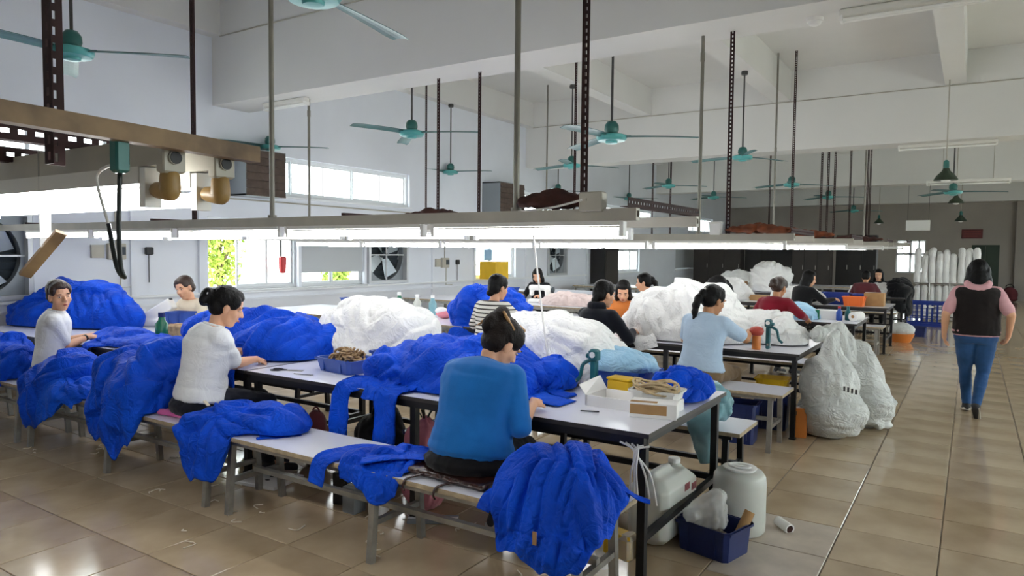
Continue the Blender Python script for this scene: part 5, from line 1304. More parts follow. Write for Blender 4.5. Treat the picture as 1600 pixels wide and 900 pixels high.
# ------------------------------------------------------------------ bins, boxes and tools
def bin_(x, y, z, w, d, h, rz, m, label, name='plastic_bin', cat='bin', taper=.86, wall=.006, lip=.012, ribs=True):
    t = thing(name, label, cat, (x, y, z), rz)
    mb = MB(); b = taper
    def ring(hh, e):
        k = b+(1-b)*hh/h; X, Y = w/2*k-e, d/2*k-e; c = min(X, Y)*.18
        return [(X-c, Y, hh), (-X+c, Y, hh), (-X, Y-c, hh), (-X, -Y+c, hh), (-X+c, -Y, hh), (X-c, -Y, hh), (X, -Y+c, hh), (X, Y-c, hh)]
    vs = ring(0, 0)+ring(h, 0)+ring(h, wall)+ring(wall, wall); fs = []
    for l in range(3):
        for i in range(8): j = (i+1) % 8; fs.append((l*8+i, l*8+j, l*8+8+j, l*8+8+i))
    fs += [tuple(range(7, -1, -1)), tuple(range(24, 32))]; mb.add(vs, fs); mb.build('body', m, t)
    r1 = ring(h, -lip); r0 = ring(h-.014, -lip); r2 = ring(h, 0.001); r3 = ring(h-.014, 0.001); fs = []
    for i in range(8): j = (i+1) % 8; fs += [(i, j, 8+j, 8+i)]; fs.append((8+i, 8+j, 24+j, 24+i)) if 0 else None; fs.append((24+i, 24+j, j, i)); fs.append((16+i, 16+j, 24+j, 24+i))
    MB().add(r0+r1+r2+r3, fs).build('rim', m, t)
    if ribs:
        for s in (-1, 1):
            for u in (-.25, .25): mb = MB(); mb.box((u*w, s*(d/2*(b+1)/2+.001), h*.5), (.012, .012, h*.8)); mb.build('rib', m, t)
    return t

def pile_of_yarn(x, y, z, rx, ry, h, seed, label, m='yarn', r=.008, n=26):
    rnd = random.Random(seed); mb = MB()
    for i in range(n):
        a = rnd.uniform(0, 2*PI); q = rnd.random()**.6; cx, cy = x+rx*q*math.cos(a)*.75, y+ry*q*math.sin(a)*.75; cz = z+h*(1-q*q)*rnd.uniform(.5, 1)
        rr = rnd.uniform(.025, .05); tx, ty = rnd.uniform(-.6, .6), rnd.uniform(-.6, .6)
        mb.tube([(cx+rr*math.cos(k*.7), cy+rr*math.sin(k*.7)*.8, cz+rr*(tx*math.cos(k*.7)+ty*math.sin(k*.7))+.006*math.sin(k*2.1)) for k in range(9)], r, 6)
    return tag(mb.build('yarn_scraps', M[m], smooth=True), label, 'yarn')

bin_(-3.66, 3.52, TH, .40, .28, .095, R(-8), M['bluebin'], 'shallow blue plastic bin full of tan yarn on the nearest table', wall=.012)
pile_of_yarn(-3.66, 3.52, TH+.07, .18, .12, .085, 4, 'tan yarn scraps heaped in the shallow blue bin', n=46)
bin_(-3.5, 3.86, TH, .34, .26, .115, R(-6), M['bluebin'], 'second blue plastic bin behind the one with the yarn', wall=.012)
# scissors
def scissors(x, y, z, rz, label):
    t = thing('scissors', label, 'scissors', (x, y, z), rz)
    for s in (-1, 1):
        mb = MB(); mb.bar((0, 0, .004+.002*s), (.12, .012*s, .004+.002*s), .016, .003); b = mb.build('blade', M['steel'], t)
        c = Vector((-.075, -.024*s, .006)); mb = MB(); mb.tube([c+Vector((.035*math.cos(k*PI/6), .017*math.sin(k*PI/6), 0)) for k in range(13)], .0045, 6); mb.bar((0, 0, .006), (-.045, -.016*s, .006), .01, .007); mb.build('handle', M['black'], t, smooth=50)
scissors(-4.0, 3.27, TH, R(25), 'scissors lying on the nearest table left of the yarn bin')
t = thing('thread_snips', 'small steel snips on the nearest table near the scissors', 'snips', (-3.78, 3.22, TH), R(12)); mb = MB(); mb.bar((-.07, 0, .004), (.08, .006, .004), .01, .004); mb.bar((-.07, 0, .004), (.08, -.008, .006), .01, .004); mb.build('blade', M['steel'], t)
t = thing('thread_snips', 'small dark snips on the nearest table in front of the white box', 'snips', (-1.68, 3.36, TH), R(20)); mb = MB(); mb.bar((-.05, 0, .004), (.05, .006, .004), .008, .004); mb.bar((-.05, 0, .004), (.05, -.006, .006), .008, .004); mb.build('blade', M['black'], t)

# white box with rope coil
t = thing('cardboard_box', 'shallow white cardboard box with an open flap on the nearest table', 'box', (-1.53, 3.6, TH), R(-2))
mb = MB(); mb.bb((-.24, -.12, 0), (.24, .12, .008)); 
for a, b in (((-.24, -.12), (.24, -.112)), ((-.24, .112), (.24, .12)), ((-.24, -.12), (-.232, .12)), ((.232, -.12), (.24, .12))): mb.bb((a[0], a[1], .008), (b[0], b[1], .06))
mb.build('tray', M['paper'], t)
mb = MB(); mb.add([(-.24, -.12, .06), (-.23, .12, .06), (-.28, .13, .13), (-.31, -.07, .1)], [(0, 1, 2, 3)]); mb.add([(-.24, -.12, .062), (-.23, .12, .062), (-.28, .13, .132), (-.31, -.07, .102)], [(3, 2, 1, 0)]); mb.build('flap', M['paper'], t)
t = thing('carton', 'small white and brown carton beside the rope on the nearest table', 'box', (-1.36, 3.47, TH), R(14))
mb = MB(); mb.rbox((0, 0, .04), (.24, .13, .08), .003); mb.build('body', M['paper'], t); mb = MB(); mb.bb((-.118, -.0675, .02), (.07, -.0645, .07)); mb.bb((-.118, -.06, .0795), (.02, -.02, .0815)); mb.build('brown_panel', M['card'], t)
bin_(-1.42, 3.66, TH+.008, .26, .18, .1, R(5), M['white'], 'white plastic basket under the rope coil', wall=.005, name='plastic_basket', cat='basket')
rp = thing('rope_coil', 'coil of pale rope lying in a white basket on the nearest table', 'rope', (-1.43, 3.64, TH+.085))
rnd = random.Random(5); mb = MB(); pts = []
for k in range(150):
    a = k*.42; r_ = .055+.045*abs(math.sin(k*.061)); pts.append((1.2*r_*math.cos(a), .9*r_*math.sin(a), .012+.055*k/150*abs(math.cos(k*.05))+.012*math.sin(k*1.3)))
mb.tube(pts, .0065, 7); mb.build('rope', M['rope'], rp, smooth=True)
mb = MB(); mb.tube(spline([(.05, .05, .06), (.13, .0, .065), (.15, -.06, .03), (.05, -.09, .05), (-.08, -.06, .07)], 20), .0065, 7); mb.build('rope_end', M['rope'], rp, smooth=True)
t = thing('yellow_box', 'yellow plastic box behind the white box on the nearest table', 'box', (-1.72, 3.86, TH), R(-6)); mb = MB(); mb.rbox((0, 0, .05), (.15, .1, .1), .012); mb.build('body', M['yellow'], t); mb = MB(); mb.rbox((0, 0, .104), (.156, .106, .014), .004); mb.build('lid', M['yellow'], t)
# pale blue cloth in blue bin
bin_(-1.86, 4.14, TH, .46, .3, .12, R(-4), M['bluebin'], 'blue bin holding the pale blue cloth on the nearest table', wall=.01)
heap([(-2.12, 4.15, .86), (-2.0, 4.0, .86), (-1.75, 3.99, .86), (-1.62, 4.1, .84), (-1.66, 4.28, .84), (-1.9, 4.33, .86), (-2.08, 4.28, .86)], (-1.88, 4.16, .99), 'ltblue', 91, 'pale blue cloth heaped in the blue bin on the nearest table', amp=.022, rough=.03, nt=120, nr=50, a=.9, b=.8)

# cast thread clamp with wire
def clamp(x, y, rz, label, wire=None):
    t = thing('table_clamp', label, 'clamp', (x, y, TH), rz)
    mb = MB(); mb.rbox((0, 0, .1), (.038, .045, .2), .008); mb.rbox((0, 0, .23), (.06, .06, .075), .012); mb.rbox((-.02, 0, .225), (.06, .04, .03), .006); mb.build('casting', M['tealcast'], t)
    mb = MB(); mb.lathe([(.018, -.034), (.018, .034)], 12, (0, 0, .235), Matrix.Rotation(PI/2, 3, 'X')); mb.build('eye', M['white'], t)
    mb = MB(); mb.tube(spline([(-.02, 0, .2), (-.07, -.01, .17), (-.09, -.01, .09), (-.12, -.02, .06)], 10), .012, 7); mb.build('arm', M['tealcast'], t, smooth=True)
    mb = MB(); mb.lathe([(.014, -.05), (.014, -.02), (.024, -.02), (.024, 0)], 10, (0, 0, .0)); o = mb.build('screw', M['steel'], t); o.location.z = .0
    return t
for o in (clamp(-1.89, 3.83, 0, 'teal cast metal clamp standing on the nearest table left of the yellow box'), clamp(-1.51, 6.56, R(180), 'teal cast metal clamp on the second table in front of the white heap')):
    for ch in o.children:
        if ch.name.startswith('screw'):
            ch.data.transform(Matrix.Translation((0, 0, .05)))
wr_ = thing('wire_holder', 'bent grey wire loop lying beside the teal clamp', 'wire', (-2.0, 3.72, TH))
mb = MB(); mb.tube(spline([(.02, .1, .08), (-.03, .06, .05), (-.06, 0, .02), (-.2, -.03, .01), (-.28, .02, .01), (-.26, .1, .015), (-.22, .2, .06), (-.3, .16, .09)], 34), .005, 6); mb.build('wire', M['greybox'], wr_, smooth=True)
mb = MB(); mb.tube(spline([(-2.5, 4.1, 1.745), (-2.42, 4.05, 1.4), (-2.3, 3.95, 1.0), (-2.22, 3.86, .8), (-2.2, 3.82, .765)], 20), .007, 6); tag(mb.build('power_cord', M['cable_w'], smooth=True), 'pale cord hanging from the nearest lamp frame down to the table', 'cord')
t = thing('jar', 'amber jar with a red dome lid on the second table beside the teal clamp', 'jar', (-1.585, 6.45, TH)); mb = MB(); mb.lathe([(.034, 0), (.038, .01), (.038, .115), (.034, .125)], 16); mb.build('body', M['orangej'], t, smooth=40)
mb = MB(); mb.lathe([(.038, .125), (.055, .138), (.064, .165), (.052, .195), (.015, .208)], 18); mb.build('lid', M['redlid'], t, smooth=50)

# left table things
t = thing('thread_spool', 'green plastic bottle on the left table behind the flat blue garments', 'bottle', (-6.2, 3.66, TH)); mb = MB(); mb.lathe([(.05, 0), (.055, .01), (.055, .16), (.03, .19), (.025, .22)], 18); mb.build('body', M['bottleg'], t, smooth=40); mb = MB(); mb.lathe([(.03, .22), (.03, .26), (.02, .262)], 14); mb.build('cap', M['navybin'], t)
t.name = 'green_bottle'
t = thing('carton', 'patterned tan carton beside the green bottle on the left table', 'box', (-6.3, 3.95, TH), R(20)); mb = MB(); mb.rbox((0, 0, .06), (.34, .2, .12), .012); mb.build('body', mat('patterned_carton', '#c2a581', .8, var=.5, vs=26), t); mb = MB(); mb.bb((-.17, -.004, .119), (.17, .004, .124)); mb.build('seam_tape', M['card'], t)
t = thing('steam_iron', 'white machine head with a slanted top by the left wall', 'iron', (-7.35, 4.3, TH), R(30))
mb = MB(); mb.rbox((0, 0, .05), (.34, .16, .1), .03); mb.box((.02, 0, .17), (.34, .12, .12), Matrix.Rotation(-.55, 3, 'Y')); mb.cone((-.12, 0, .09), (.1, 0, .21), .055, .065); link('body', remesh(mb, .012, 3, 'body', M['white']), t)
mb = MB(); mb.box((.1, -.0, .275), (.11, .05, .02), Matrix.Rotation(-.55, 3, 'Y')); mb.build('vent_grille', M['fandark'], t)
bin_(-6.78, 4.2, TH, .24, .2, .2, R(15), M['bluebin'], 'upright blue bin behind the white machine head on the left table')
t = thing('paper_sheets', 'white sheets and a yellow ruler on the table left of the hair bun', 'paper', (-5.75, 3.28, TH), R(8)); mb = MB(); mb.bb((-.2, -.1, .001), (.2, .1, .004)); mb.build('sheet', M['paper'], t); mb = MB(); mb.bb((-.25, -.03, .004), (.25, .0, .007)); mb.build('ruler', M['yellow'], t)
# cushion, bag, pink sack
t = thing('cushion', 'flat pink seat cushion under the woman with the hair bun', 'cushion', (-4.36, 2.82, BH), R(6))
mb = MB(); mb.rbox((0, 0, .018), (.42, .34, .032), .014); mb.cone((-.2, -.13, .02), (.18, -.145, .02), .022, .02); link('pad', remesh(mb, .009, 3, 'pad', M['pinkcush'], lambda V: .003*billow(V*18, 3)), t)
t = thing('seat_pad', 'brown glossy leather bag used as a seat under the person in blue, with two straps', 'bag', (-2.1, 2.82, BH), R(-3))
mb = MB(); mb.rbox((0, 0, .02), (.52, .38, .036), .014); link('bag_body', remesh(mb, .01, 2, 'bag_body', M['leather'], lambda V: .004*billow(V*16, 7)), t)
for x in (-.14, .06): mb = MB(); mb.tube(spline([(x+.02, -.17, .02), (x-.01, -.22, .012), (x-.03, -.255, .002), (x-.035, -.268, -.03), (x-.03, -.262, -.05)], 12), .011, 8, flat=.4); mb.build('strap', M['leather'], t, smooth=True)
t = thing('sack', 'pink cloth sack tied at the top under the nearest table', 'bag', (-2.80, 3.34, 0))
mb = MB(); mb.ell((0, 0, .22), (.17, .15, .24)); mb.ell((.0, 0, .42), (.14, .12, .14)); mb.cone((0, 0, .5), (.01, 0, .56), .07, .03); link('body', remesh(mb, .012, 3, 'body', M['pinkc'], lambda V: .02*billow(np.stack([np.arctan2(V[:, 1], V[:, 0])*3.2, V[:, 2]*2.5, V[:, 2]*0], 1), 5)), t)
mb = MB()
for k in range(5): a = k*1.26; mb.tube([(0, 0, .53), (.03*math.cos(a), .03*math.sin(a), .59), (.06*math.cos(a), .06*math.sin(a), .63)], .008, 6, flat=.5)
mb.build('tie', M['green'], t)

# under the nearest table
def jerrycan(x, y, rz, label):
    t = thing('jerrycan', label, 'canister', (x, y, 0), rz); mb = MB(); mb.rbox((0, 0, .185), (.24, .46, .36), .05); mb.cone((0, -.14, .385), (0, .06, .385), .018, .018); mb.cone((0, .15, .34), (0, .15, .38), .036, .034)
    link('body', remesh(mb, .012, 4, 'body', M['jug']), t)
    mb = MB(); mb.lathe([(.035, .385), (.035, .41), (.03, .412)], 14, (0, .15, 0)); mb.build('cap', M['white'], t)
    mb = MB(); mb.bb((.118, .02, .27), (.1215, .09, .31)); mb.bb((.118, .12, .25), (.1215, .19, .29)); mb.build('hazard_label', mat('label_print', '#a85a60', .6, var=.6, vs=60), t); return t
jerrycan(-1.42, 3.78, R(-3), 'white jerrycan with small red labels under the end of the nearest table')
t = thing('barrel', 'white plastic barrel with a lid on the floor at the end of the nearest table', 'barrel', (-1.08, 4.1, 0))
mb = MB(); mb.lathe([(.13, 0), (.145, .015), (.148, .06), (.148, .28), (.144, .325), (.125, .352), (.1, .358)], 28); mb.build('body', M['jug'], t, smooth=50)
mb = MB(); mb.lathe([(.085, .355), (.085, .367), (.095, .368), (.095, .373), (.08, .374), (.06, .365)], 24); mb.bar((-.06, -.01, .374), (.06, .01, .374), .016, .012); mb.tube([(.06*math.cos(k*PI/8), .06*math.sin(k*PI/8)*.8, .377) for k in range(17)], .006, 6); mb.build('lid', M['white'], t, smooth=40)
cr = bin_(-1.12, 3.75, 0, .32, .26, .16, R(-14), M['navybin'], 'dark blue crate full of plastic scrap on the floor by the white barrel', wall=.008, name='plastic_crate', cat='crate', taper=.92)
t = thing('plastic_bag', 'clear plastic bag bulging with scraps in the dark blue crate', 'bag', (-1.14, 3.73, .05))
mb = MB(); mb.rbox((0, 0, .15), (.19, .15, .2), .05); mb.ell((-.07, -.075, .15), (.055, .05, .045)); mb.ell((.03, .02, .24), (.06, .05, .05)); link('film', remesh(mb, .01, 3, 'film', M['bagclear'], lambda V: .012*billow(V*16, 13)), t)
mb = MB(); rnd = random.Random(8)
for k in range(26): mb.ell((rnd.uniform(-.07, .07), rnd.uniform(-.06, .06), rnd.uniform(.03, .17)), (rnd.uniform(.01, .03), rnd.uniform(.01, .025), rnd.uniform(.008, .02)), None, 7, 5)
tag(mb.build('scrap_filling', mat('paper_scraps', '#bdb09c', .9, var=.5, vs=40), t), kind='stuff')
mb = MB(); mb.tube([(-.99, 3.78, .1), (-.95, 3.83, .22)], .028, 10); t = tag(mb.build('paper_tube', M['card'], smooth=50), 'short brown cardboard tube standing in the dark blue crate', 'tube')
mb = MB(); mb.lathe([(.028, 0), (.03, .11), (.022, .11), (.02, .01)], 14, (0, 0, 0)); t = thing('paper_tube', 'dirty paper tube lying alone on the floor right of the barrel', 'tube', (-.905, 4.3, .03), R(50)); o = mb.build('tube_wall', M['paper'], t, smooth=40); o.rotation_euler = (R(96), 0, 0)
mb = MB(); mb.lathe([(.019, .04), (.0215, .1085)], 12); o = mb.build('dark_core', M['dirt'], t); o.rotation_euler = (R(96), 0, 0)
t = thing('wrapped_block', 'yellow block wrapped in clear tape around the front leg of the nearest table', 'block', (-1.40, 3.2, .1), R(-12)); mb = MB(); mb.rbox((0, -.02, .06), (.16, .1, .12), .012); mb.build('body', M['yellow'], t); mb = MB(); mb.rbox((.045, -.02, .06), (.08, .112, .13), .02); mb.build('tape', M['bagclear'], t)
t = thing('bottle', 'clear plastic bottle under the end of the nearest bench', 'bottle', (-1.52, 3.22, 0), 0); mb = MB(); mb.lathe([(.04, 0), (.045, .02), (.045, .16), (.02, .21), (.018, .24)], 14); mb.build('body', M['bagclear'], t, smooth=40); mb = MB(); mb.lathe([(.021, .24), (.021, .265)], 12); mb.build('cap', M['orange'], t)
cb = thing('cable_bundle', 'bundle of white cables hanging at the corner leg of the nearest table', 'cable', (-1.29, 3.13, .66)); rnd = random.Random(3)
for k in range(6):
    a = rnd.uniform(-1, 1); mb = MB(); mb.tube(spline([(-.1+.03*k, -.02, .03), (-.02+rnd.uniform(-.02, .02), -.035, 0), (.02+.05*a, -.03+.02*a, -.1), (.08*a+.03, 0, -.22-.05*rnd.random())], 14), .005, 6); mb.build('cable', M['cable_w'], cb, smooth=True)
bin_(-2.95, 3.85, 0, .62, .44, .36, R(3), M['navybin'], 'large dark blue crate in the shade under the nearest table', name='plastic_crate', cat='crate', wall=.01, taper=.94)
def dark_bag(x, y, rx, ry, h, m, seed, label):
    t = thing('bag', label, 'bag', (x, y, 0)); mb = MB(); mb.ell((0, 0, h*.42), (rx, ry, h*.45)); mb.ell((rx*.2, 0, h*.75), (rx*.6, ry*.6, h*.3)); mb.cone((0, 0, h*.85), (0, 0, h), .04, .02)
    link('body', remesh(mb, .018, 3, 'body', M[m], lambda V: .02*billow(V*7, seed)), t)
    mb = MB(); mb.tube([(.03+.04*math.cos(k*PI/8), 0, h*.95+.06*math.sin(k*PI/8)) for k in range(9)], .007, 6); mb.build('handle', M[m], t, smooth=True)
dark_bag(-3.75, 3.95, .24, .18, .42, 'blackc', 3, 'black bag on the floor under the nearest table')
dark_bag(-3.35, 3.45, .26, .16, .26, 'khaki', 5, 'brown bag on the floor under the nearest table in front of the black one')
dark_bag(-4.05, 3.55, .14, .14, .4, 'maroon', 7, 'dark red bag under the left end of the nearest table')
dark_bag(-4.7, 3.6, .22, .18, .42, 'blackc', 9, 'black bag under the table by the woman with the hair bun')
t = thing('foam_board', 'white panel with holes lying on the floor under the left end of the nearest bench', 'board', (-4.05, 3.12, 0), R(10)); mb = MB(); mb.rbox((0, 0, .012), (.42, .3, .024), .004); mb.build('board', M['paper'], t)
mb = MB(); rnd = random.Random(2)
for k in range(9): mb.ell((rnd.uniform(-.18, .18), rnd.uniform(-.12, .12), .025), (.02, .014, .003), None, 8, 4)
mb.build('hole', M['black'], t)
def carton(x, y, w, d, h, rz, m, label, z=0, lid=None):
    t = thing('carton', label, 'box', (x, y, z), rz); mb = MB(); mb.rbox((0, 0, h/2), (w, d, h), .004); mb.build('body', M[m], t); mb = MB(); mb.bb((-w/2+.002, -.012, h-.002), (w/2-.002, .012, h+.003)); mb.build('tape', M[lid or 'paper'], t); return t
for k, (x, y, w, h, m, lab) in enumerate(((-3.12, 3.05, .1, .16, 'greybox', 'small grey box on the floor under the middle of the nearest bench'), (-2.98, 3.12, .09, .12, 'paper', 'small white box on the floor beside a grey one under the bench'), (-3.3, 3.12, .08, .2, 'black', 'black upright box on the floor under the bench'), (-2.62, 3.2, .3, .02, 'greybox', 'flat grey sheet on the floor under the nearest bench'))): carton(x, y, w, .1, h, .2*k, m, lab)

# teal bag on the rear bench
t = thing('plastic_bag', 'pale teal plastic bag on the low bench behind the nearest table, tail hanging', 'bag', (-1.42, 4.55, BH))
mb = MB(); mb.ell((-.04, 0, .12), (.18, .13, .13)); mb.ell((.04, -.03, .2), (.11, .1, .1)); mb.ell((.09, .03, .14), (.08, .08, .12)); link('film', remesh(mb, .013, 2, 'film', M['tealbag'], lambda V: .03*billow(V*9, 4)), t)
strip([(-.0, -.1, .12), (.02, -.17, .04), (.03, -.19, -.06), (.06, -.19, -.2)], .22, 'tealbag', 4, name='tail', parent=t, norm=lambda u: (0, -1, .3), taper=.35, fold=.014)

# sacks at the end of the second table
def sack(label, x, y, parts, seed, tie=None, voxel=.017):
    t = thing('plastic_sack', label, 'sack', (x, y, 0)); mb = MB()
    for p in parts:
        if len(p) == 2: mb.ell(*p, None, 18, 12)
        else: mb.cone(*p, 16)
    def f(V):
        a = np.arctan2(V[:, 1], V[:, 0]); vert = billow(np.stack([V[:, 0]*7, V[:, 1]*7, V[:, 2]*1.6], 1)+.4*pvec(V*4, seed), seed); hor = billow(np.stack([V[:, 0]*3, V[:, 1]*3, V[:, 2]*12], 1)+.5*pvec(V*5, seed+4), seed+2)
        w = np.clip((V[:, 2]-.28)/.25, 0, 1); return .03*(vert*w+.8*hor*(1-w))
    link('film', remesh(mb, voxel, 3, 'film', M['bag'], f), t); return t
s1 = sack('big milky plastic sack nearest the aisle, full of white garments, leaning on the second table', -1.0, 6.72, [((.02, -.02, .22), (.30, .27, .23)), ((-.02, .0, .45), (.25, .24, .3)), ((-.05, 0, .05), (.2, .2, .05)), ((-.02, 0, .55), (-.02, .0, .86), .17, .05), ((-.02, .02, .8), (-.0, .08, .9), .07, .05)], 3)
s2 = sack('second milky plastic sack behind the first, its mouth draped over the table end', -.86, 7.3, [((.02, 0, .16), (.27, .24, .18)), ((-.05, 0, .4), (.22, .22, .32)), ((-.1, -.05, .6), (-.18, -.1, .9), .15, .09), ((-.2, -.1, .86), (-.32, -.25, .86), .09, .08), ((.0, 0, .7), (.14, -.02, .2), .12, .2), ((.1, -.02, .12), (.26, -.08, .06), .12, .05), ((.12, -.1, .12), (.2, -.16, .06), .11, .05)], 9)
mb = MB()
for k in range(4): mb.bb((.135+.03*k, -.275, .46-.006*k), (.15+.03*k, -.262, .5-.006*k))
o = mb.build('print_mark', M['dgrey'], s1)

# bins under the second table and bench
def pair(x, y, z, lab):
    b = bin_(x, y, z, .3, .26, .34, R(4), M['navybin'], lab, cat='bin', wall=.008); return b
pair(-1.5, 6.75, 0.0, 'tall dark blue bin under the second table, yellow tray on top')
bin_(-1.5, 6.75, .345, .28, .24, .12, R(4), M['yellow'], 'yellow tray stacked on the dark blue bin under the second table', wall=.008, cat='tray')
pair(-1.62, 6.1, 0.0, 'dark blue bin under the white bench of the second row')
carton(-1.22, 6.55, .12, .12, .26, .1, 'orangej', 'brown orange box standing on the floor behind the bench leg of the second row')
dark_bag(-1.2, 6.95, .12, .1, .3, 'blackc', 11, 'black bag on the floor between bench and milky sack')
pair(-2.25, 6.2, 0.0, 'dark blue bin farther left under the white bench of the second row')

# third table
t = thing('paper_sheets', 'pale blue sheets on the third row table', 'paper', (-1.95, 9.9, TH)); mb = MB(); mb.rbox((0, 0, .03), (.5, .3, .06), .006); mb.build('stack', M['ltblue'], t); mb = MB(); mb.bb((.12, -.1, .06), (.24, .14, .068)); mb.build('loose_sheet', M['paper'], t)
carton(-1.6, 10.1, .3, .16, .12, 0, 'paper', 'white carton on the third row table', TH)
carton(-1.68, 9.95, .06, .05, .13, 0, 'bottleg', 'small green and white pack on the third row table', TH)
def bottle(x, y, z, m, cap, label, s=1):
    t = thing('bottle', label, 'bottle', (x, y, z)); mb = MB(); mb.lathe([(.05*s, 0), (.055*s, .01*s), (.055*s, .15*s), (.03*s, .19*s), (.022*s, .22*s)], 14); mb.build('body', M[m], t, smooth=40); mb = MB(); mb.lathe([(.026*s, .22*s), (.026*s, .26*s)], 12); mb.build('cap', M[cap], t)
bottle(-1.42, 10.0, TH, 'bluebin', 'red', 'blue bottle with a red cap at the end of the third table', .7)
bottle(-1.33, 10.1, TH, 'tealcast', 'tealcast', 'teal bottle at the end of the third table', .7)
t = thing('paper_roll', 'white roll at the right end of the third table', 'roll', (-1.22, 10.05, TH+.06), R(70)); mb = MB(); mb.lathe([(.06, -.1), (.06, .1)], 16, (0, 0, 0), Matrix.Rotation(PI/2, 3, 'Y')); mb.build('roll', M['paper'], t, smooth=40); mb = MB(); mb.lathe([(.02, -.104), (.02, .104)], 10, (0, 0, 0), Matrix.Rotation(PI/2, 3, 'Y')); mb.build('core', M['card'], t)
bin_(-1.62, 12.98, TH, .34, .24, .16, 0, M['orange'], 'bright orange tray on the end of the fourth table', wall=.01, cat='tray')
bin_(-1.95, 13.35, TH, .42, .3, .2, 0, M['royal'], 'royal blue bin on the fourth table left of the orange tray', wall=.01)
bin_(-1.55, 13.5, TH, .34, .3, .18, 0, M['royal'], 'royal blue bin on the fourth table just behind the orange tray', wall=.01)
carton(-1.35, 13.3, .3, .3, .22, 0, 'card', 'brown carton on the end of the fourth table', TH)
carton(-1.28, 16.45, .16, .16, .2, 0, 'paper', 'small white box on the fifth table beside the black garment', TH)
carton(-3.9, 9.75, .26, .18, .1, .1, 'orange', 'orange tray on the third row table left of the person in orange', TH)
carton(-3.55, 9.9, .36, .2, .05, .1, 'yellow', 'pale yellow folded packet on the third row table', TH)
carton(-4.6, 16.6, .5, .3, .22, 0, 'card', 'brown carton left of the tall white bundle in the distance', TH)
carton(-3.3, 13.4, .4, .25, .1, 0, 'card', 'brown flat carton on the fourth table', TH)
bottle(-6.5, 7.2, TH, 'bottleg', 'white', 'dark green bottle on the table behind the left white heap', 1.1)
bottle(-6.25, 7.28, TH, 'jug', 'white', 'milky bottle beside the dark green one behind the left white heap', 1.0)
bottle(-6.0, 7.3, TH, 'tealbag', 'white', 'pale green bottle right of the milky one behind the left white heap', 1.0)
bin_(-7.5, 7.3, TH, .3, .2, .16, 0, M['bluebin'], 'blue bin at the far edge of the empty white table', wall=.008)
t = thing('pink_pouch', 'small pink and white pouch on the table behind the left white heap', 'pouch', (-5.55, 7.0, TH)); mb = MB(); mb.ell((0, 0, .05), (.14, .09, .05)); mb.ell((.08, .02, .07), (.07, .06, .05)); link('body', remesh(mb, .014, 2, 'body', M['pinkc'], lambda V: .01*billow(V*14, 2)), t); mb = MB(); mb.ell((-.06, .0, .09), (.09, .07, .05)); mb.build('white_flap', M['paper'], t, smooth=True)
# window sill boxes by the poster window
carton(-8.72, 12.7, .5, .42, .38, R(90), 'yellow', 'yellow box by the window behind the person in the striped top', 1.0-.0)
t = thing('notice', 'pale blue notice on the bright window above the yellow box', 'notice', (-8.9, 12.72, 1.4)); mb = MB(); mb.rbox((0, 0, .12), (.02, .3, .24), .004); mb.build('sheet', M['posterb'], t)
bin_(-7.0, 10.4, TH, .6, .35, .22, 0, M['bluebin'], 'blue box on the table left of the person in the striped top', wall=.01)
t = thing('sewing_machine', 'white sewing machine left of the pale pink cloth', 'machine', (-6.05, 10.2, TH), R(10)); mb = MB(); mb.rbox((0, 0, .03), (.4, .18, .06), .01); mb.rbox((.14, 0, .16), (.1, .14, .22), .02); mb.rbox((-.02, 0, .25), (.36, .12, .09), .02); mb.rbox((-.16, 0, .17), (.06, .1, .12), .015); link('body', remesh(mb, .014, 2, 'body', M['white']), t); mb = MB(); mb.lathe([(.05, 0), (.05, .03)], 14, (.2, 0, .22), Matrix.Rotation(PI/2, 3, 'Y')); mb.build('hand_wheel', M['fandark'], t)

# things on the aisle floor, far
t = thing('waste_bag', 'white bag with an orange base on the aisle floor by the fourth table', 'bag', (-1.05, 14.9, 0)); mb = MB(); mb.lathe([(.15, 0), (.2, .1), (.22, .16)], 16); mb.build('basin', M['orangej'], t, smooth=40); mb = MB(); mb.ell((0, 0, .22), (.23, .2, .15)); link('bag_top', remesh(mb, .02, 2, 'bag_top', M['bag'], lambda V: .015*billow(V*9, 2)), t)
bin_(-.86, 16.1, 0, .34, .26, .2, 0, M['navybin'], 'small dark blue basket on the aisle floor by the fifth table', wall=.01)
cg = thing('mesh_crate', 'large blue mesh crate standing in the aisle before the white rolls', 'crate', (-.82, 18.75, 0)); w, d, hh = .82, .5, .56
mb = MB()
for s in (-1, 1):
    mb.bb((-w/2, s*d/2-.012, 0), (w/2, s*d/2+.012, .07)); mb.bb((-w/2, s*d/2-.015, hh-.07), (w/2, s*d/2+.015, hh)); mb.bb((s*w/2-.012, -d/2, 0), (s*w/2+.012, d/2, .07)); mb.bb((s*w/2-.015, -d/2, hh-.07), (s*w/2+.015, d/2, hh))
mb.bb((-w/2, -d/2, 0), (w/2, d/2, .02)); mb.build('frame', M['royal'], cg)
mb = MB()
for s in (-1, 1):
    for k in range(9): x = -w/2+w*k/8; mb.bb((x-.012, s*d/2-.01, .07), (x+.012, s*d/2+.01, hh-.07))
    for k in range(5): y = -d/2+d*k/4; mb.bb((s*w/2-.01, y-.012, .07), (s*w/2+.01, y+.012, hh-.07))
    for z in (.18, .29, .4): mb.bb((-w/2, s*d/2-.008, z), (w/2, s*d/2+.008, z+.015))
mb.build('lattice', M['royal'], cg)
mb = MB(); mb.bb((-.06, -d/2-.02, .43), (.0, -d/2-.014, .47)); mb.bb((.04, -d/2-.02, .43), (.14, -d/2-.014, .47)); mb.build('white_label', M['paper'], cg)
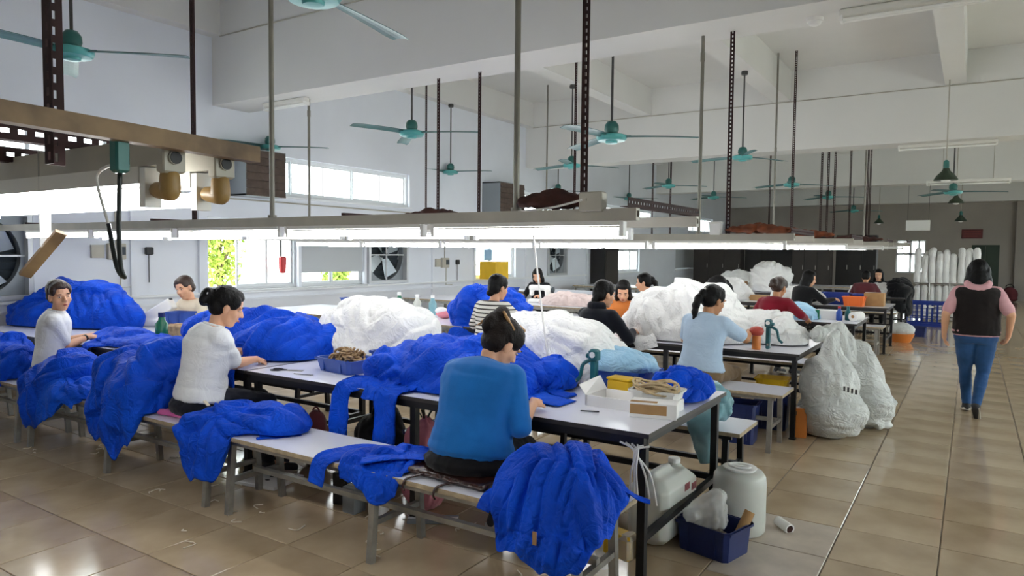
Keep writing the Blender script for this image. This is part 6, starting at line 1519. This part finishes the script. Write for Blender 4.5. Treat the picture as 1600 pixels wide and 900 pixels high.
# rack of rolls
rk = thing('steel_rack', 'steel rail rack in front of the stacked white rolls', 'rack', (-.75, 20.0, 0)); mb = MB()
for x in (-.5, -.1, .32, .9): mb.tube([(x, 0, 0), (x, 0, .95)], .018, 8)
for z in (.93, .12): mb.tube([(-.5, 0, z), (.9, 0, z)], .016, 8)
mb.build('rail_frame', M['steel'], rk)
rnd = random.Random(12); n_ = 0
def roll_me(seed):
    mb = MB(); prof = [(.03, 0)]; r_ = random.Random(seed)
    for k in range(9): prof.append((.075+r_.uniform(-.012, .012), .02+k*.1))
    prof.append((.03, .86)); mb.lathe(prof, 12); me = mb.mesh('cloth_roll', M['whitec'], True); return me
rms = [roll_me(k) for k in range(4)]
ORD = ('first', 'second', 'third', 'fourth', 'fifth', 'sixth', 'seventh', 'eighth', 'ninth')
for i in range(9):
    for j in range(2):
        for lv in (0, 1):
            o = link('cloth_roll', rms[(i*3+j+lv) % 4], None, (-1.12+i*.152+rnd.uniform(-.01, .01), 20.32+j*.17, .02+lv*.87)); o.rotation_euler = (0, rnd.uniform(-.03, .03), rnd.uniform(0, 6)); o.scale = (1, 1, rnd.uniform(.97, 1.0) if not lv else rnd.uniform(.85, 1.08))
            tag(o, '%s white cloth roll from the left, %s row of the %s layer' % (ORD[i], 'rear' if j else 'front', 'upper' if lv else 'lower'), 'cloth roll', 'white cloth rolls stacked at the end of the aisle')
# added dark panels standing in for the unlit far wall, and a black cabinet
for i, (x0, x1, y, h, m, lab) in enumerate(((-8.6, -6.9, 25.5, 2.2, 'dark', 'added dark grey panel standing in for unlit wall at the far left end'), (-6.85, -5.2, 25.9, 2.1, 'curtain', 'added near black panel standing in for unlit wall beside the far left one'), (-5.1, -3.9, 25.2, 2.2, 'dark', 'added dark grey tall panel standing in for unlit wall, middle of far end'), (-3.8, -2.6, 25.6, 2.25, 'curtain', 'near black tall cabinet left of the far window'))):
    t = thing('cabinet_or_unlit_panel', lab, 'cabinet', ((x0+x1)/2, y, 0)); w = x1-x0; mb = MB(); mb.bb((-w/2, 0, .06), (w/2, .5, h)); mb.bb((-w/2+.05, .03, 0), (w/2-.05, .47, .06)); mb.build('body', M[m], t)
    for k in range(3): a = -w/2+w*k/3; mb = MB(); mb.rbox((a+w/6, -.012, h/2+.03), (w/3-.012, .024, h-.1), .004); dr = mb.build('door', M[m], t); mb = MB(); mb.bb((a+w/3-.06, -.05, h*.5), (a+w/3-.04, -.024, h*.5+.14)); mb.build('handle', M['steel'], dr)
t = thing('cabinet_or_unlit_panel', 'dark narrow cabinet on the left wall before the farther bright window', 'cabinet', (-8.75, 18.3, 0), R(-90)); mb = MB(); mb.bb((-.45, -.22, 0), (.45, .22, 1.72)); mb.build('body', M['curtain'], t); mb = MB(); mb.rbox((0, .232, .9), (.8, .024, 1.5), .004); mb.build('door', M['dark'], t)
t = thing('handbag', 'dark red bag on the floor by the far wall', 'bag', (1.16, 30.6, 0)); mb = MB(); mb.ell((0, 0, .26), (.26, .16, .27)); mb.ell((0, 0, .1), (.26, .17, .11)); link('body', remesh(mb, .03, 2, 'body', M['maroon']), t); mb = MB(); mb.tube([(.12*math.cos(k*PI/8), 0, .5+.12*math.sin(k*PI/8)) for k in range(9)], .015, 6); mb.build('handle', M['blackc'], t)

# cables and strap at the nearest lamp frame
cl = thing('cable_loop', 'dark and pale cable loop hanging from the nearest lamp frame', 'cable', (-1.5, .8, 1.76))
mb = MB(); mb.tube(spline([(0, 0, .0), (.0, -.005, -.12), (.015, -.01, -.2), (.01, 0, -.222), (-.02, .0, -.2), (-.06, .005, -.11)], 24), .005, 7); mb.build('dark_cable', M['cable_b'], cl, smooth=True)
mb = MB(); mb.tube(spline([(-.06, .005, -.11), (-.1, .005, -.03), (-.1, .005, .0), (-.05, 0, .012), (-.01, 0, .012)], 16), .0035, 6); mb.build('pale_cable', M['cable_w'], cl, smooth=True)
mb = MB(); mb.rbox((0, 0, .035), (.03, .03, .08), .006); mb.build('grip', M['teald'], cl)
st_ = thing('plastic_strap', 'white plastic strap with brown tape hanging at the left from the nearest lamp frame', 'strap', (-2.13, .93, 1.62)); mb = MB(); mb.bar((0, 0, .29), (0, 0, -.02), .028, .006, (1, 0, 0)); mb.build('strap', M['strapfilm'], st_)
mb = MB(); mb.bar((.045, .02, .02), (-.08, -.02, -.1), .03, .012, (1, 0, 0)); mb.build('tape_tail', M['tan'], st_)
# litter of pale offcuts on the floor
mb = MB(); rnd = random.Random(4)
for k in range(46):
    x, y = rnd.choice(((rnd.uniform(-6, -3.6), rnd.uniform(2.5, 3.2)), (rnd.uniform(-3.6, -1.4), rnd.uniform(2.7, 3.4)), (rnd.uniform(-6.5, -1.5), rnd.uniform(1.6, 2.6)) if k % 3 == 0 else (rnd.uniform(-4.5, -3.2), rnd.uniform(2.5, 3)))); a = rnd.uniform(0, 6); L = rnd.uniform(.015, .07)
    mb.tube(spline([(x, y, .004), (x+L*math.cos(a), y+L*math.sin(a), .006), (x+L*math.cos(a+1)*1.4, y+L*math.sin(a+1)*1.4, .004)], 6), .0035, 5)
tag(mb.build('thread_scraps', M['cream_c']), 'pale thread scraps scattered on the floor around the nearest bench', 'scraps', kind='stuff')
